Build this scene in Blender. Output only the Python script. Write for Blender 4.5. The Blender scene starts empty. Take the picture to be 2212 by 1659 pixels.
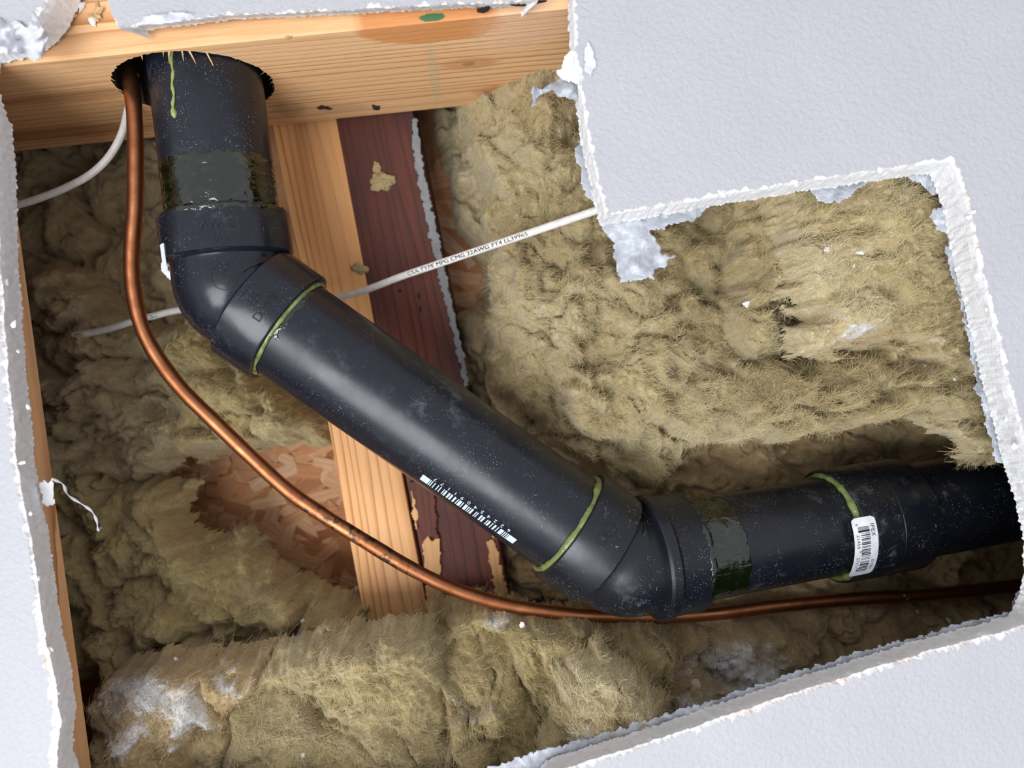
import bpy, bmesh, math
import numpy as np
from mathutils import Vector, Matrix

scene = bpy.context.scene
COL = scene.collection
MM = 0.001
EYE = 1.5                       # camera height, m
FPX, CX, CY = 1609.0, 1106.0, 829.5
ROLL = math.radians(7.0)
SR, CR = math.sin(ROLL), math.cos(ROLL)

# ------------------------------------------------------------------ camera
cam = bpy.data.cameras.new('camera')
cam.sensor_width = 36.0
cam.lens = FPX / 2212.0 * 36.0
cam.clip_start = 0.01
cam.dof.use_dof = True
cam.dof.focus_distance = 0.332
cam.dof.aperture_fstop = 7.5
camo = bpy.data.objects.new('camera', cam)
COL.objects.link(camo)
camo.matrix_world = Matrix(((CR, SR, 0, 0), (0, 0, -1, 0), (-SR, CR, 0, EYE), (0, 0, 0, 1)))
scene.camera = camo

# ------------------------------------------------------------------ light
w = bpy.data.worlds.new('room_daylight')
scene.world = w
w.use_nodes = True
w.node_tree.nodes['Background'].inputs[0].default_value = (0.90, 0.915, 1.0, 1)
w.node_tree.nodes['Background'].inputs[1].default_value = 0.82
lt = bpy.data.lights.new('window_light', 'AREA')
lt.shape = 'RECTANGLE'
lt.size, lt.size_y = 0.8, 0.7
lt.energy = 17.0
lt.color = (0.93, 0.96, 1.0)
lo = bpy.data.objects.new('window_light', lt)
COL.objects.link(lo)
lo.location = (-0.42, -0.72, EYE - 0.42)
lo.rotation_euler = (Vector((0.02, 0.33, EYE)) - lo.location).to_track_quat('-Z', 'Y').to_euler()

vs = scene.view_settings
vs.view_transform = 'Standard'
vs.look = 'None'
vs.exposure = 0.0
vs.gamma = 1.0
vs.use_curve_mapping = False

# ------------------------------------------------------------------ geometry helpers
def P(px, py, d):
    """point seen at photo position px,py lying d millimetres into the wall (metres)"""
    cx, cy = (px - CX) / FPX * d, (CY - py) / FPX * d
    return Vector(((cx * CR + cy * SR) * MM, d * MM, (cy * CR - cx * SR) * MM + EYE))

def Pn(px, py, d):
    cx, cy = (px - CX) / FPX * d, (CY - py) / FPX * d
    return np.stack([(cx * CR + cy * SR) * MM, d * MM, (cy * CR - cx * SR) * MM + EYE], -1)

def proj(p):
    """world points (n,3) -> photo px,py,depth mm"""
    p = np.asarray(p, float)
    d = p[:, 1] / MM
    u, v = p[:, 0] / MM, (p[:, 2] - EYE) / MM
    cx, cy = u * CR - v * SR, u * SR + v * CR
    return CX + cx / d * FPX, CY - cy / d * FPX, d

def new_obj(name, me, mats=(), parent=None, label=None, cat=None, group=None, kind=None):
    o = bpy.data.objects.new(name, me)
    COL.objects.link(o)
    if me is not None:
        for m in (mats if isinstance(mats, (list, tuple)) else [mats]):
            if not me.materials or len(me.materials) < len(mats if isinstance(mats, (list, tuple)) else [mats]):
                me.materials.append(m)
    if parent is not None:
        o.parent = parent
        o.matrix_parent_inverse = parent.matrix_world.inverted()
    if label: o['label'] = label
    if cat: o['category'] = cat
    if group: o['group'] = group
    if kind: o['kind'] = kind
    return o

def empty(name, loc, label, cat, group=None, kind=None):
    o = bpy.data.objects.new(name, None)
    COL.objects.link(o)
    o.location = loc
    o.matrix_world = Matrix.Translation(loc)
    o.empty_display_size = 0.01
    o['label'] = label
    if cat: o['category'] = cat
    if group: o['group'] = group
    if kind: o['kind'] = kind
    return o

def mesh(name, verts, faces, smooth=True, sharp=None, matidx=None):
    me = bpy.data.meshes.new(name)
    me.from_pydata([tuple(v) for v in verts], [], [tuple(int(i) for i in f) for f in faces])
    if smooth:
        me.polygons.foreach_set('use_smooth', np.ones(len(me.polygons), bool))
        if sharp: me.set_sharp_from_angle(angle=math.radians(sharp))
    if matidx is not None:
        me.polygons.foreach_set('material_index', np.asarray(matidx, np.int32))
    me.update()
    return me

def fast_mesh(name, V, F, smooth=True):
    """V (n,3) float, F (m,k) int with constant k"""
    me = bpy.data.meshes.new(name)
    n, (m, k) = len(V), F.shape
    me.vertices.add(n)
    me.vertices.foreach_set('co', np.ascontiguousarray(V, np.float32).ravel())
    me.loops.add(m * k)
    me.loops.foreach_set('vertex_index', np.ascontiguousarray(F, np.int32).ravel())
    me.polygons.add(m)
    me.polygons.foreach_set('loop_start', np.arange(0, m * k, k, dtype=np.int32))
    me.update(calc_edges=True)
    me.polygons.foreach_set('use_smooth', np.full(m, smooth, bool))
    me.validate()
    return me

def merge(parts):
    V, F, off = [], [], 0
    for v, f in parts:
        V += [tuple(x) for x in v]
        F += [tuple(i + off for i in q) for q in f]
        off += len(v)
    return V, F

def sweep(path, radii, seg=48, cap=True, wob=None, tans=None):
    """tube along path; repeated positions give steps"""
    path = [Vector(p) for p in path]
    n = len(path)
    tang = []
    for i in range(n):
        j0, j1 = i, i
        while j0 > 0 and (path[i] - path[j0]).length < 1e-7: j0 -= 1
        while j1 < n - 1 and (path[j1] - path[i]).length < 1e-7: j1 += 1
        a = path[i] - path[j0]
        b = path[j1] - path[i]
        t = Vector((0, 0, 0))
        if a.length > 1e-7: t += a.normalized()
        if b.length > 1e-7: t += b.normalized()
        tang.append(t.normalized())
    if tans is not None: tang = [Vector(t).normalized() for t in tans]
    ref = Vector((0, -1, 0))
    if abs(tang[0].dot(ref)) > 0.9: ref = Vector((0, 0, 1))
    nx = (ref - tang[0] * ref.dot(tang[0])).normalized()
    V, F = [], []
    for i in range(n):
        nx = (nx - tang[i] * nx.dot(tang[i])).normalized()
        ny = tang[i].cross(nx)
        for k in range(seg):
            a = 2 * math.pi * k / seg
            r = radii[i] * (wob(i, a) if wob else 1.0)
            V.append(path[i] + (nx * math.cos(a) + ny * math.sin(a)) * r)
    for i in range(n - 1):
        for k in range(seg):
            k2 = (k + 1) % seg
            F.append((i * seg + k, i * seg + k2, (i + 1) * seg + k2, (i + 1) * seg + k))
    if cap:
        F.append(tuple(range(seg - 1, -1, -1)))
        F.append(tuple((n - 1) * seg + k for k in range(seg)))
    return V, F

def catmull(pts, n=10):
    pts = [Vector(p) for p in pts]
    q = [pts[0] * 2 - pts[1]] + pts + [pts[-1] * 2 - pts[-2]]
    out = []
    for i in range(1, len(q) - 2):
        for k in range(n):
            t = k / n
            a, b, c, d = q[i - 1], q[i], q[i + 1], q[i + 2]
            out.append(0.5 * ((2 * b) + (c - a) * t + (2 * a - 5 * b + 4 * c - d) * t * t + (3 * b - a - 3 * c + d) * t ** 3))
    out.append(pts[-1])
    return out

def box_frame(o, x, y, z, sx, sy, sz, bev=0.0):
    """box from corner o along unit axes x,y,z, chamfered"""
    bm = bmesh.new()
    vs_ = [bm.verts.new(o + x * sx * i + y * sy * j + z * sz * k) for i in (0, 1) for j in (0, 1) for k in (0, 1)]
    for f in ((0, 1, 3, 2), (4, 6, 7, 5), (0, 4, 5, 1), (2, 3, 7, 6), (0, 2, 6, 4), (1, 5, 7, 3)):
        bm.faces.new([vs_[i] for i in f])
    bmesh.ops.recalc_face_normals(bm, faces=bm.faces)
    if bev: bmesh.ops.bevel(bm, geom=list(bm.edges), offset=bev, segments=2, profile=0.6, affect='EDGES')
    me = bpy.data.meshes.new('box')
    bm.to_mesh(me); bm.free()
    return me

# ------------------------------------------------------------------ numpy noise
def _hash(ix, iy, seed):
    h = (ix.astype(np.int64) * 374761393 + iy.astype(np.int64) * 668265263 + seed * 1442695041) & 0x7fffffff
    h = ((h ^ (h >> 13)) * 1274126177) & 0x7fffffff
    return ((h ^ (h >> 16)) & 0xffff) / 65535.0

def gnoise(x, y, seed=0):
    x0, y0 = np.floor(x), np.floor(y)
    fx, fy = x - x0, y - y0
    u, v = fx * fx * fx * (fx * (fx * 6 - 15) + 10), fy * fy * fy * (fy * (fy * 6 - 15) + 10)
    def g(dx, dy):
        a = _hash(x0 + dx, y0 + dy, seed) * 2 * np.pi
        return np.cos(a) * (fx - dx) + np.sin(a) * (fy - dy)
    return 1.5 * ((g(0, 0) * (1 - u) + g(1, 0) * u) * (1 - v) + (g(0, 1) * (1 - u) + g(1, 1) * u) * v)

def fbm(x, y, seed=0, oct=4):
    s, a = 0, 1.0
    for o in range(oct):
        s = s + a * gnoise(x * 2 ** o + 17.3 * o, y * 2 ** o - 9.1 * o, seed + o)
        a *= 0.5
    return s

def worley(x, y, seed=0):
    x0, y0 = np.floor(x), np.floor(y)
    f1 = np.full(x.shape, 9.0)
    f2 = np.full(x.shape, 9.0)
    for dx in (-1, 0, 1):
        for dy in (-1, 0, 1):
            cx, cy = x0 + dx, y0 + dy
            d = np.hypot(cx + _hash(cx, cy, seed) - x, cy + _hash(cx, cy, seed + 7) - y)
            f2 = np.minimum(f2, np.maximum(f1, d))
            f1 = np.minimum(f1, d)
    return f1, f2

def poly_dist(x, y, poly):
    """signed distance, positive inside"""
    best = np.full(x.shape, 1e9)
    ins = np.zeros(x.shape, bool)
    n = len(poly)
    for i in range(n):
        (ax, ay), (bx, by) = poly[i], poly[(i + 1) % n]
        ex, ey = bx - ax, by - ay
        t = np.clip(((x - ax) * ex + (y - ay) * ey) / (ex * ex + ey * ey + 1e-9), 0, 1)
        best = np.minimum(best, np.hypot(x - ax - t * ex, y - ay - t * ey))
        if ay != by:
            c = ((ay > y) != (by > y)) & (x < (bx - ax) * (y - ay) / (by - ay) + ax)
            ins ^= c
    return np.where(ins, best, -best)

# ------------------------------------------------------------------ material helpers
def nd(nt, t, ins=None, **props):
    n = nt.nodes.new(t)
    for k, v in props.items(): setattr(n, k, v)
    for k, v in (ins or {}).items():
        s = n.inputs[k]
        if isinstance(v, bpy.types.NodeSocket): nt.links.new(v, s)
        else: s.default_value = v
    return n

def c4(c): return (c[0], c[1], c[2], 1.0)

class M:
    def __init__(self, name, base=(0.5, 0.5, 0.5), rough=0.6, metal=0.0, spec=0.5):
        self.m = bpy.data.materials.new(name)
        self.m.use_nodes = True
        self.nt = self.m.node_tree
        self.b = self.nt.nodes['Principled BSDF']
        self.set('Base Color', c4(base)); self.set('Roughness', rough)
        self.set('Metallic', metal); self.set('Specular IOR Level', spec)
        self.co = nd(self.nt, 'ShaderNodeTexCoord').outputs['Object']
    def set(self, k, v):
        s = self.b.inputs[k]
        if isinstance(v, bpy.types.NodeSocket): self.nt.links.new(v, s)
        else: s.default_value = v
    def noise(self, scale, detail=4, rough=0.55, dist=0.0, vec=None, out='Fac'):
        return nd(self.nt, 'ShaderNodeTexNoise', {'Vector': vec or self.co, 'Scale': scale, 'Detail': detail, 'Roughness': rough, 'Distortion': dist}).outputs[out]
    def voro(self, scale, vec=None, feature='F1', out='Distance', rnd=1.0):
        return nd(self.nt, 'ShaderNodeTexVoronoi', {'Vector': vec or self.co, 'Scale': scale, 'Randomness': rnd}, feature=feature).outputs[out]
    def map(self, scale=(1, 1, 1), loc=(0, 0, 0), rot=(0, 0, 0), vec=None):
        return nd(self.nt, 'ShaderNodeMapping', {'Vector': vec or self.co, 'Scale': scale, 'Location': loc, 'Rotation': rot}).outputs[0]
    def math(self, op, a, b=0.0, c=0.0):
        n = nd(self.nt, 'ShaderNodeMath', operation=op)
        for i, v in enumerate((a, b, c)):
            if isinstance(v, bpy.types.NodeSocket): self.nt.links.new(v, n.inputs[i])
            else: n.inputs[i].default_value = v
        return n.outputs[0]
    def vadd(self, a, b, scale=1.0):
        s = nd(self.nt, 'ShaderNodeVectorMath', {0: b, 'Scale': scale}, operation='SCALE').outputs[0]
        return nd(self.nt, 'ShaderNodeVectorMath', {0: a, 1: s}, operation='ADD').outputs[0]
    def rng(self, v, a, b, lo=0.0, hi=1.0, smooth=False):
        return nd(self.nt, 'ShaderNodeMapRange', {0: v, 1: a, 2: b, 3: lo, 4: hi}, interpolation_type='SMOOTHSTEP' if smooth else 'LINEAR').outputs[0]
    def ramp(self, v, stops):
        n = nd(self.nt, 'ShaderNodeValToRGB', {0: v})
        e = n.color_ramp.elements
        while len(e) < len(stops): e.new(0.5)
        for k, (p, c) in enumerate(stops):
            e[k].position = p; e[k].color = c4(c)
        return n.outputs[0]
    def mix(self, f, a, b, blend='MIX'):
        n = nd(self.nt, 'ShaderNodeMix', data_type='RGBA', blend_type=blend)
        for i, v in ((0, f), (6, a), (7, b)):
            if isinstance(v, bpy.types.NodeSocket): self.nt.links.new(v, n.inputs[i])
            else: n.inputs[i].default_value = c4(v) if i else v
        return n.outputs[2]
    def sep(self, v=None):
        return nd(self.nt, 'ShaderNodeSeparateXYZ', {0: v or self.co}).outputs
    def attr(self, name):
        return nd(self.nt, 'ShaderNodeAttribute', attribute_name=name).outputs['Fac']
    def rand(self):
        return nd(self.nt, 'ShaderNodeObjectInfo').outputs['Random']
    def bump(self, h, dist, strength=1.0):
        self.set('Normal', nd(self.nt, 'ShaderNodeBump', {'Height': h, 'Distance': dist, 'Strength': strength}).outputs[0])
    def blob(self, cx, cy, rx, ry, ang=0.0, soft=0.25, nscale=120, namp=0.35, axes=(0, 1)):
        """soft mask around an ellipse in object space"""
        s = self.sep()
        dx, dy = self.math('SUBTRACT', s[axes[0]], cx), self.math('SUBTRACT', s[axes[1]], cy)
        ca, sa = math.cos(ang), math.sin(ang)
        a = self.math('DIVIDE', self.math('ADD', self.math('MULTIPLY', dx, ca), self.math('MULTIPLY', dy, sa)), rx)
        b = self.math('DIVIDE', self.math('SUBTRACT', self.math('MULTIPLY', dy, ca), self.math('MULTIPLY', dx, sa)), ry)
        r = self.math('SQRT', self.math('ADD', self.math('MULTIPLY', a, a), self.math('MULTIPLY', b, b)))
        n = self.noise(nscale, 4, 0.6)
        r = self.math('ADD', r, self.math('MULTIPLY', self.math('SUBTRACT', n, 0.5), namp * 2))
        return self.rng(r, 1.0 + soft, 1.0 - soft, 0, 1, True)

# ------------------------------------------------------------------ materials
def mk_paint():
    k = M('wall_paint', (0.80, 0.80, 0.815), 0.55, spec=0.3)
    n1 = k.noise(520, 5, 0.55, 0.4)
    n2 = k.noise(1300, 3, 0.5)
    h = k.math('ADD', k.rng(n1, 0.35, 0.7), k.math('MULTIPLY', n2, 0.35))
    k.bump(h, 0.0004, 0.6)
    k.set('Base Color', k.mix(k.rng(k.noise(25, 3), 0.3, 0.7), (0.435, 0.43, 0.445), (0.46, 0.455, 0.468)))
    return k.m
def mk_gypsum():
    k = M('gypsum_core', (0.85, 0.85, 0.84), 0.9, spec=0.15)
    n = k.noise(500, 6, 0.65)
    st = k.noise(260, 4, 0.6, 0.5, vec=k.map((1, 0.25, 1)))
    pap = k.rng(k.noise(90, 5, 0.65), 0.60, 0.74)
    c = k.mix(k.rng(n, 0.3, 0.75), (0.90, 0.91, 0.92), (0.80, 0.785, 0.76))
    c = k.mix(k.math('MULTIPLY', pap, 0.55), c, (0.68, 0.50, 0.38))
    k.set('Base Color', c)
    k.bump(k.math('ADD', n, k.math('MULTIPLY', st, 0.4)), 0.0006, 0.7)
    return k.m
def mk_paper():
    k = M('torn_paper_edge', (0.8, 0.76, 0.72), 0.85, spec=0.2)
    n = k.noise(330, 6, 0.7)
    big = k.noise(45, 3, 0.5)
    c = k.mix(k.rng(n, 0.42, 0.62), (0.86, 0.86, 0.86), (0.74, 0.60, 0.50))
    c = k.mix(k.rng(big, 0.42, 0.6), (0.86, 0.86, 0.87), c)
    k.set('Base Color', c)
    k.bump(n, 0.0008, 0.8)
    return k.m
def mk_film():
    k = M('vapour_film', (0.62, 0.64, 0.68), 0.30, spec=0.5)
    n = k.noise(160, 4, 0.6, 1.0)
    k.set('Base Color', k.mix(k.rng(n, 0.3, 0.7), (0.40, 0.42, 0.45), (0.60, 0.63, 0.68)))
    k.set('Transmission Weight', 0.0)
    k.set('Alpha', k.rng(n, 0.3, 0.75, 0.62, 0.92))
    k.bump(n, 0.0012, 0.7)
    return k.m
def mk_white_paper():
    k = M('white_paper', (0.82, 0.82, 0.84), 0.7, spec=0.2)
    n = k.noise(120, 4, 0.6, 0.6)
    k.set('Base Color', k.mix(k.rng(n, 0.3, 0.7), (0.56, 0.56, 0.58), (0.70, 0.71, 0.74)))
    k.set('Subsurface Weight', 0.0)
    k.bump(n, 0.001, 0.6)
    return k.m
def wood(name, pale, mid, dark, axis, across, scale, seed=0.0, extra=None, rough=0.62, dist=0.0016):
    """growth rings running along `axis`; lines cross `across`"""
    k = M(name, pale, rough, spec=0.3)
    st = [1.0, 1.0, 1.0]; st[axis] = 0.10
    v = k.map(tuple(st), loc=(seed, seed * 0.7, -seed))
    warp = k.noise(14, 3, 0.5, 0.2, vec=v)
    fine = k.noise(60, 3, 0.5, vec=v)
    s = k.sep()[across]
    uneven = k.noise(38, 2, 0.5, vec=k.map((1, 1, 1) if False else tuple(0.03 if i_ == axis else 1.0 for i_ in range(3)), loc=(seed * 2, 1, seed)))
    t = k.math('ADD', k.math('ADD', k.math('MULTIPLY', s, scale), k.math('MULTIPLY', uneven, 5.0)), k.math('ADD', k.math('MULTIPLY', warp, 8.0), k.math('MULTIPLY', fine, 0.9)))
    fr = k.math('FRACT', t)
    late = k.rng(fr, 0.45, 0.97, 0, 1)
    late = k.math('POWER', late, 2.0)
    late = k.math('MULTIPLY', late, k.rng(fr, 1.0, 0.97, 0, 1))
    vis = k.rng(k.noise(30, 3, 0.5, vec=v), 0.36, 0.62, 0.12, 1.0)
    late = k.math('MULTIPLY', late, vis)
    tone = k.noise(18, 4, 0.6, vec=v)
    c = k.mix(k.rng(tone, 0.32, 0.70), pale, mid)
    c = k.mix(k.math('MULTIPLY', late, 0.95), c, dark)
    fv = [900.0, 900.0, 900.0]; fv[axis] = 45.0
    fib = k.noise(1.0, 3, 0.6, vec=k.map(tuple(fv)))
    c = k.mix(k.rng(fib, 0.35, 0.75, 0.0, 0.28), c, mid, 'MULTIPLY')
    if extra: c = extra(k, c)
    k.set('Base Color', c)
    k.bump(k.math('ADD', k.math('MULTIPLY', late, 0.5), fib), dist * 0.25, 0.6)
    return k
def mk_abs(name, base=(0.009, 0.011, 0.017), rough=0.30, dust=1.0, axis_scratch=(1, 1, 1)):
    k = M(name, base, rough, spec=0.44)
    sp = k.voro(1500)
    big = k.rng(k.noise(55, 3, 0.6), 0.47, 0.68)
    szn = k.noise(1400, 0)
    spots = k.math('MULTIPLY', k.rng(sp, 0.26, 0.16), k.math('MULTIPLY', k.math('GREATER_THAN', szn, 0.60), big))
    sc1 = k.noise(1, 2, 0.5, vec=k.map((1500, 1500, 130), rot=(0.3, 0.9, 0.2)))
    sc2 = k.noise(1, 2, 0.5, vec=k.map((130, 1500, 1500), rot=(0.1, -0.6, 0.4)))
    scm = k.rng(k.noise(75, 4, 0.6, vec=k.map(loc=(4, 2, 1))), 0.55, 0.70)
    scr = k.math('MULTIPLY', k.math('MAXIMUM', k.rng(sc1, 0.68, 0.76), k.rng(sc2, 0.69, 0.77)), scm)
    haze = k.math('MULTIPLY', k.rng(k.noise(140, 5, 0.7), 0.52, 0.78), k.rng(k.noise(26, 2), 0.5, 0.7))
    f = k.math('MINIMUM', k.math('ADD', k.math('ADD', k.math('MULTIPLY', spots, 0.8 * dust), k.math('MULTIPLY', scr, 0.42 * dust)), k.math('MULTIPLY', haze, 0.14 * dust)), 1.0)
    k.set('Base Color', k.mix(f, base, (0.62, 0.65, 0.70)))
    rn = k.noise(60, 4, 0.6)
    k.set('Roughness', k.math('ADD', k.rng(rn, 0.3, 0.7, rough - 0.05, rough + 0.09), k.math('MULTIPLY', f, 0.3)))
    k.bump(k.noise(300, 3, 0.5), 0.00012, 0.35)
    return k.m
def mk_copper():
    k = M('copper_metal', (0.62, 0.26, 0.12), 0.42, 1.0)
    n = k.noise(55, 5, 0.65)
    n2 = k.noise(330, 4, 0.6)
    c = k.mix(k.rng(n, 0.35, 0.65), (0.50, 0.205, 0.09), (0.32, 0.11, 0.045))
    s = k.sep()
    band = k.blob(-0.012, -0.005, 0.045, 0.030, 0.6, 0.35, 260, 0.9, axes=(0, 2))
    t = k.math('MULTIPLY', k.rng(n2, 0.50, 0.60), k.math('ADD', k.math('MULTIPLY', band, 0.85), 0.06))
    c = k.mix(t, c, (0.06, 0.055, 0.05))
    k.set('Base Color', c)
    k.set('Roughness', k.rng(n, 0.3, 0.7, 0.38, 0.52))
    k.bump(n, 0.0004, 0.3)
    return k.m
def mk_simple(name, col, rough, spec=0.5, metal=0.0, bump=None):
    k = M(name, col, rough, metal, spec)
    n = k.noise(300, 4, 0.6)
    k.set('Base Color', k.mix(k.rng(n, 0.3, 0.7), tuple(c * 0.86 for c in col), tuple(min(1, c * 1.1) for c in col)))
    if bump: k.bump(n, bump, 0.7)
    return k.m
def mk_cement():
    k = M('solvent_cement', (0.11, 0.14, 0.035), 0.07, spec=0.6)
    n = k.noise(260, 4, 0.6, 0.8)
    k.set('Base Color', k.mix(k.rng(n, 0.3, 0.7), (0.05, 0.07, 0.018), (0.30, 0.35, 0.12)))
    k.bump(n, 0.0006, 0.5)
    return k.m
def mk_smear():
    k = M('wet_cement_smear', (0.010, 0.014, 0.004), 0.03, spec=0.9)
    n = k.noise(130, 3, 0.5, 0.6, vec=k.map((1, 1, 2.2)))
    thick = k.attr('thick')
    k.set('Base Color', k.mix(k.rng(n, 0.5, 0.75), (0.004, 0.006, 0.002), (0.016, 0.022, 0.005)))
    k.bump(n, 0.0014, 0.5)
    return k.m
def mk_wool(name, dark, mid, pale):
    k = M(name, mid, 1.0, spec=0.05)
    wv = k.noise(45, 3, 0.55, out='Color')
    co = k.vadd(k.co, wv, 0.05)
    co2 = k.vadd(co, k.noise(160, 2, 0.5, out='Color'), 0.010)
    big = k.noise(17, 4, 0.6, vec=co)
    c = k.ramp(big, [(0.30, dark), (0.50, mid), (0.70, pale)])
    f1 = k.noise(1, 4, 0.65, vec=k.map((1500, 1500, 210), vec=co2, rot=(0, 0.5, 0)))
    f2 = k.noise(1, 4, 0.65, vec=k.map((210, 1500, 1500), vec=co2, rot=(0, -0.35, 0)))
    sel = k.rng(k.noise(38, 2, 0.5, vec=k.co), 0.42, 0.58)
    fl = nd(k.nt, 'ShaderNodeAttribute', attribute_name='flow').outputs['Vector']
    s1 = k.noise(1, 4, 0.62, 0.6, vec=k.map((0.018, 0.20, 0.03), vec=fl))
    s2 = k.noise(1, 3, 0.62, 0.4, vec=k.map((0.25, 0.022, 0.03), vec=fl, loc=(5, 2, 1)))
    fib = k.math('ADD', k.math('MULTIPLY', f1, sel), k.math('MULTIPLY', f2, k.math('SUBTRACT', 1.0, sel)))
    clump = k.noise(330, 4, 0.65, vec=co)
    fib = k.math('ADD', k.math('MULTIPLY', s1, 0.55), k.math('ADD', k.math('MULTIPLY', s2, 0.2), k.math('MULTIPLY', fib, 0.25)))
    h = k.math('ADD', k.math('MULTIPLY', fib, 1.1), k.math('MULTIPLY', clump, 0.4))
    c = k.mix(k.rng(fib, 0.34, 0.64, 0.0, 1.0), k.mix(0.42, c, dark), k.mix(0.40, c, pale))
    c = k.mix(k.rng(clump, 0.36, 0.58, 0.30, 0.0), c, dark)
    brown = k.rng(k.noise(12, 3, 0.6, vec=k.map(loc=(3, 1, 7))), 0.60, 0.75, 0, 0.45)
    c = k.mix(brown, c, (0.22, 0.125, 0.055))
    du = k.attr('dust')
    g = k.noise(900, 3, 0.7)
    g2 = k.noise(130, 4, 0.65)
    th = k.math('ADD', k.math('MULTIPLY', g, 0.65), k.math('MULTIPLY', g2, 0.5))
    dm = k.rng(k.math('ADD', th, k.math('MULTIPLY', du, 0.55)), 0.80, 0.98)
    c = k.mix(k.math('MULTIPLY', dm, k.math('MINIMUM', k.math('MULTIPLY', du, 2.5), 0.92)), c, (0.80, 0.79, 0.78))
    sk = k.attr('speck')
    vd = k.voro(330)
    keep = k.math('GREATER_THAN', k.noise(290, 0), 0.60)
    spm = k.math('MULTIPLY', k.rng(vd, 0.20, 0.13), k.math('MULTIPLY', keep, sk))
    c = k.mix(spm, c, (0.012, 0.012, 0.012))
    k.set('Base Color', c)
    k.set('Sheen Weight', 0.25); k.set('Sheen Roughness', 0.6)
    k.bump(h, 0.0016, 0.85)
    return k.m

MAT = dict(paint=mk_paint(), gyp=mk_gypsum(), paper=mk_paper(), film=mk_film(), wpaper=mk_white_paper(),
           abs=mk_abs('black_abs_pipe'), absfit=mk_abs('black_abs_fitting', (0.009, 0.011, 0.017), 0.24, 0.8),
           absold=mk_abs('black_abs_scuffed', (0.007, 0.0085, 0.013), 0.33, 1.5),
           copper=mk_copper(), cable=mk_simple('cable_sheath', (0.74, 0.72, 0.67), 0.45),
           ink=mk_simple('black_ink', (0.015, 0.015, 0.02), 0.6), wink=mk_simple('white_ink', (0.62, 0.74, 0.85), 0.6),
           sticker=mk_simple('sticker_paper', (0.80, 0.81, 0.84), 0.45), cement=mk_cement(), smear=mk_smear(),
           green=mk_simple('green_cement_drip', (0.28, 0.34, 0.10), 0.22),
           bead=mk_simple('cement_bead_green', (0.17, 0.21, 0.065), 0.14, bump=0.0012),
           emb=mk_abs('embossed_abs', (0.006, 0.007, 0.010), 0.55, 0.3),
           steel=mk_simple('nail_steel', (0.30, 0.31, 0.32), 0.4, metal=0.8),
           caulk=mk_simple('grey_caulk', (0.25, 0.26, 0.27), 0.8, bump=0.001),
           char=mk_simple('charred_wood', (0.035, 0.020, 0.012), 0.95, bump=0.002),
           chip=mk_simple('wood_chip', (0.62, 0.40, 0.20), 0.8, bump=0.0008),
           crumb=mk_simple('gypsum_crumb', (0.84, 0.83, 0.81), 0.9, bump=0.0006),
           black=mk_simple('black_fleck', (0.012, 0.012, 0.012), 0.8),
           patina=mk_simple('verdigris', (0.05, 0.30, 0.24), 0.8, bump=0.0005))
WOOL = dict(tan=mk_wool('mineral_wool_tan', (0.25, 0.175, 0.065), (0.54, 0.415, 0.185), (0.74, 0.63, 0.37)),
            olive=mk_wool('mineral_wool_olive', (0.27, 0.19, 0.065), (0.54, 0.41, 0.165), (0.70, 0.575, 0.30)),
            pale=mk_wool('mineral_wool_pale', (0.38, 0.265, 0.10), (0.65, 0.505, 0.235), (0.82, 0.73, 0.47)),
            grey=mk_wool('mineral_wool_grey', (0.29, 0.215, 0.10), (0.57, 0.45, 0.235), (0.72, 0.60, 0.36)),
            brown=mk_wool('mineral_wool_brown', (0.32, 0.20, 0.08), (0.60, 0.43, 0.19), (0.75, 0.60, 0.34)))

# ------------------------------------------------------------------ the setting: painted plasterboard with a cut opening
D0, D1 = 286.0, 302.0                       # front and back of the board
OPEN = [(1240, -60), (1238, 0), (1243, 70), (1240, 110), (1252, 150), (1258, 210), (1268, 280), (1282, 350), (1296, 410), (1309, 463),
        (1420, 446), (1560, 422), (1700, 398), (1850, 374), (1980, 356), (2058, 346),
        (2074, 380), (2094, 450), (2116, 560), (2142, 660), (2168, 780), (2198, 890), (2214, 950), (2224, 1000), (2240, 1050), (2257, 1100), (2271, 1180),
        (2275, 1260), (2264, 1310), (2230, 1346),
        (2150, 1370), (2000, 1411), (1840, 1459), (1716, 1499), (1560, 1550), (1420, 1600), (1300, 1637), (1180, 1674), (1100, 1760), (700, 1800), (160, 1780),
        (122, 1659), (126, 1560), (118, 1470), (97, 1390), (83, 1290), (70, 1200), (52, 1100), (35, 1010), (24, 900), (15, 800), (6, 680), (-2, 560), (-6, 450), (-8, 340), (-18, 240), (-40, 190),
        (-80, 150), (-60, 96), (0, 84), (40, 70), (68, 44), (96, 8), (112, -30), (140, -110), (205, -110), (228, -10), (238, 30), (252, 62),
        (330, 51), (480, 33), (640, 26), (800, 18), (960, 10), (1100, 5), (1165, 2), (1172, -60)]

def resample(poly, step):
    out = []
    n = len(poly)
    for i in range(n):
        a, b = np.array(poly[i], float), np.array(poly[(i + 1) % n], float)
        k = max(1, int(np.hypot(*(b - a)) / step))
        for j in range(k): out.append(a + (b - a) * j / k)
    return np.array(out)

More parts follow.
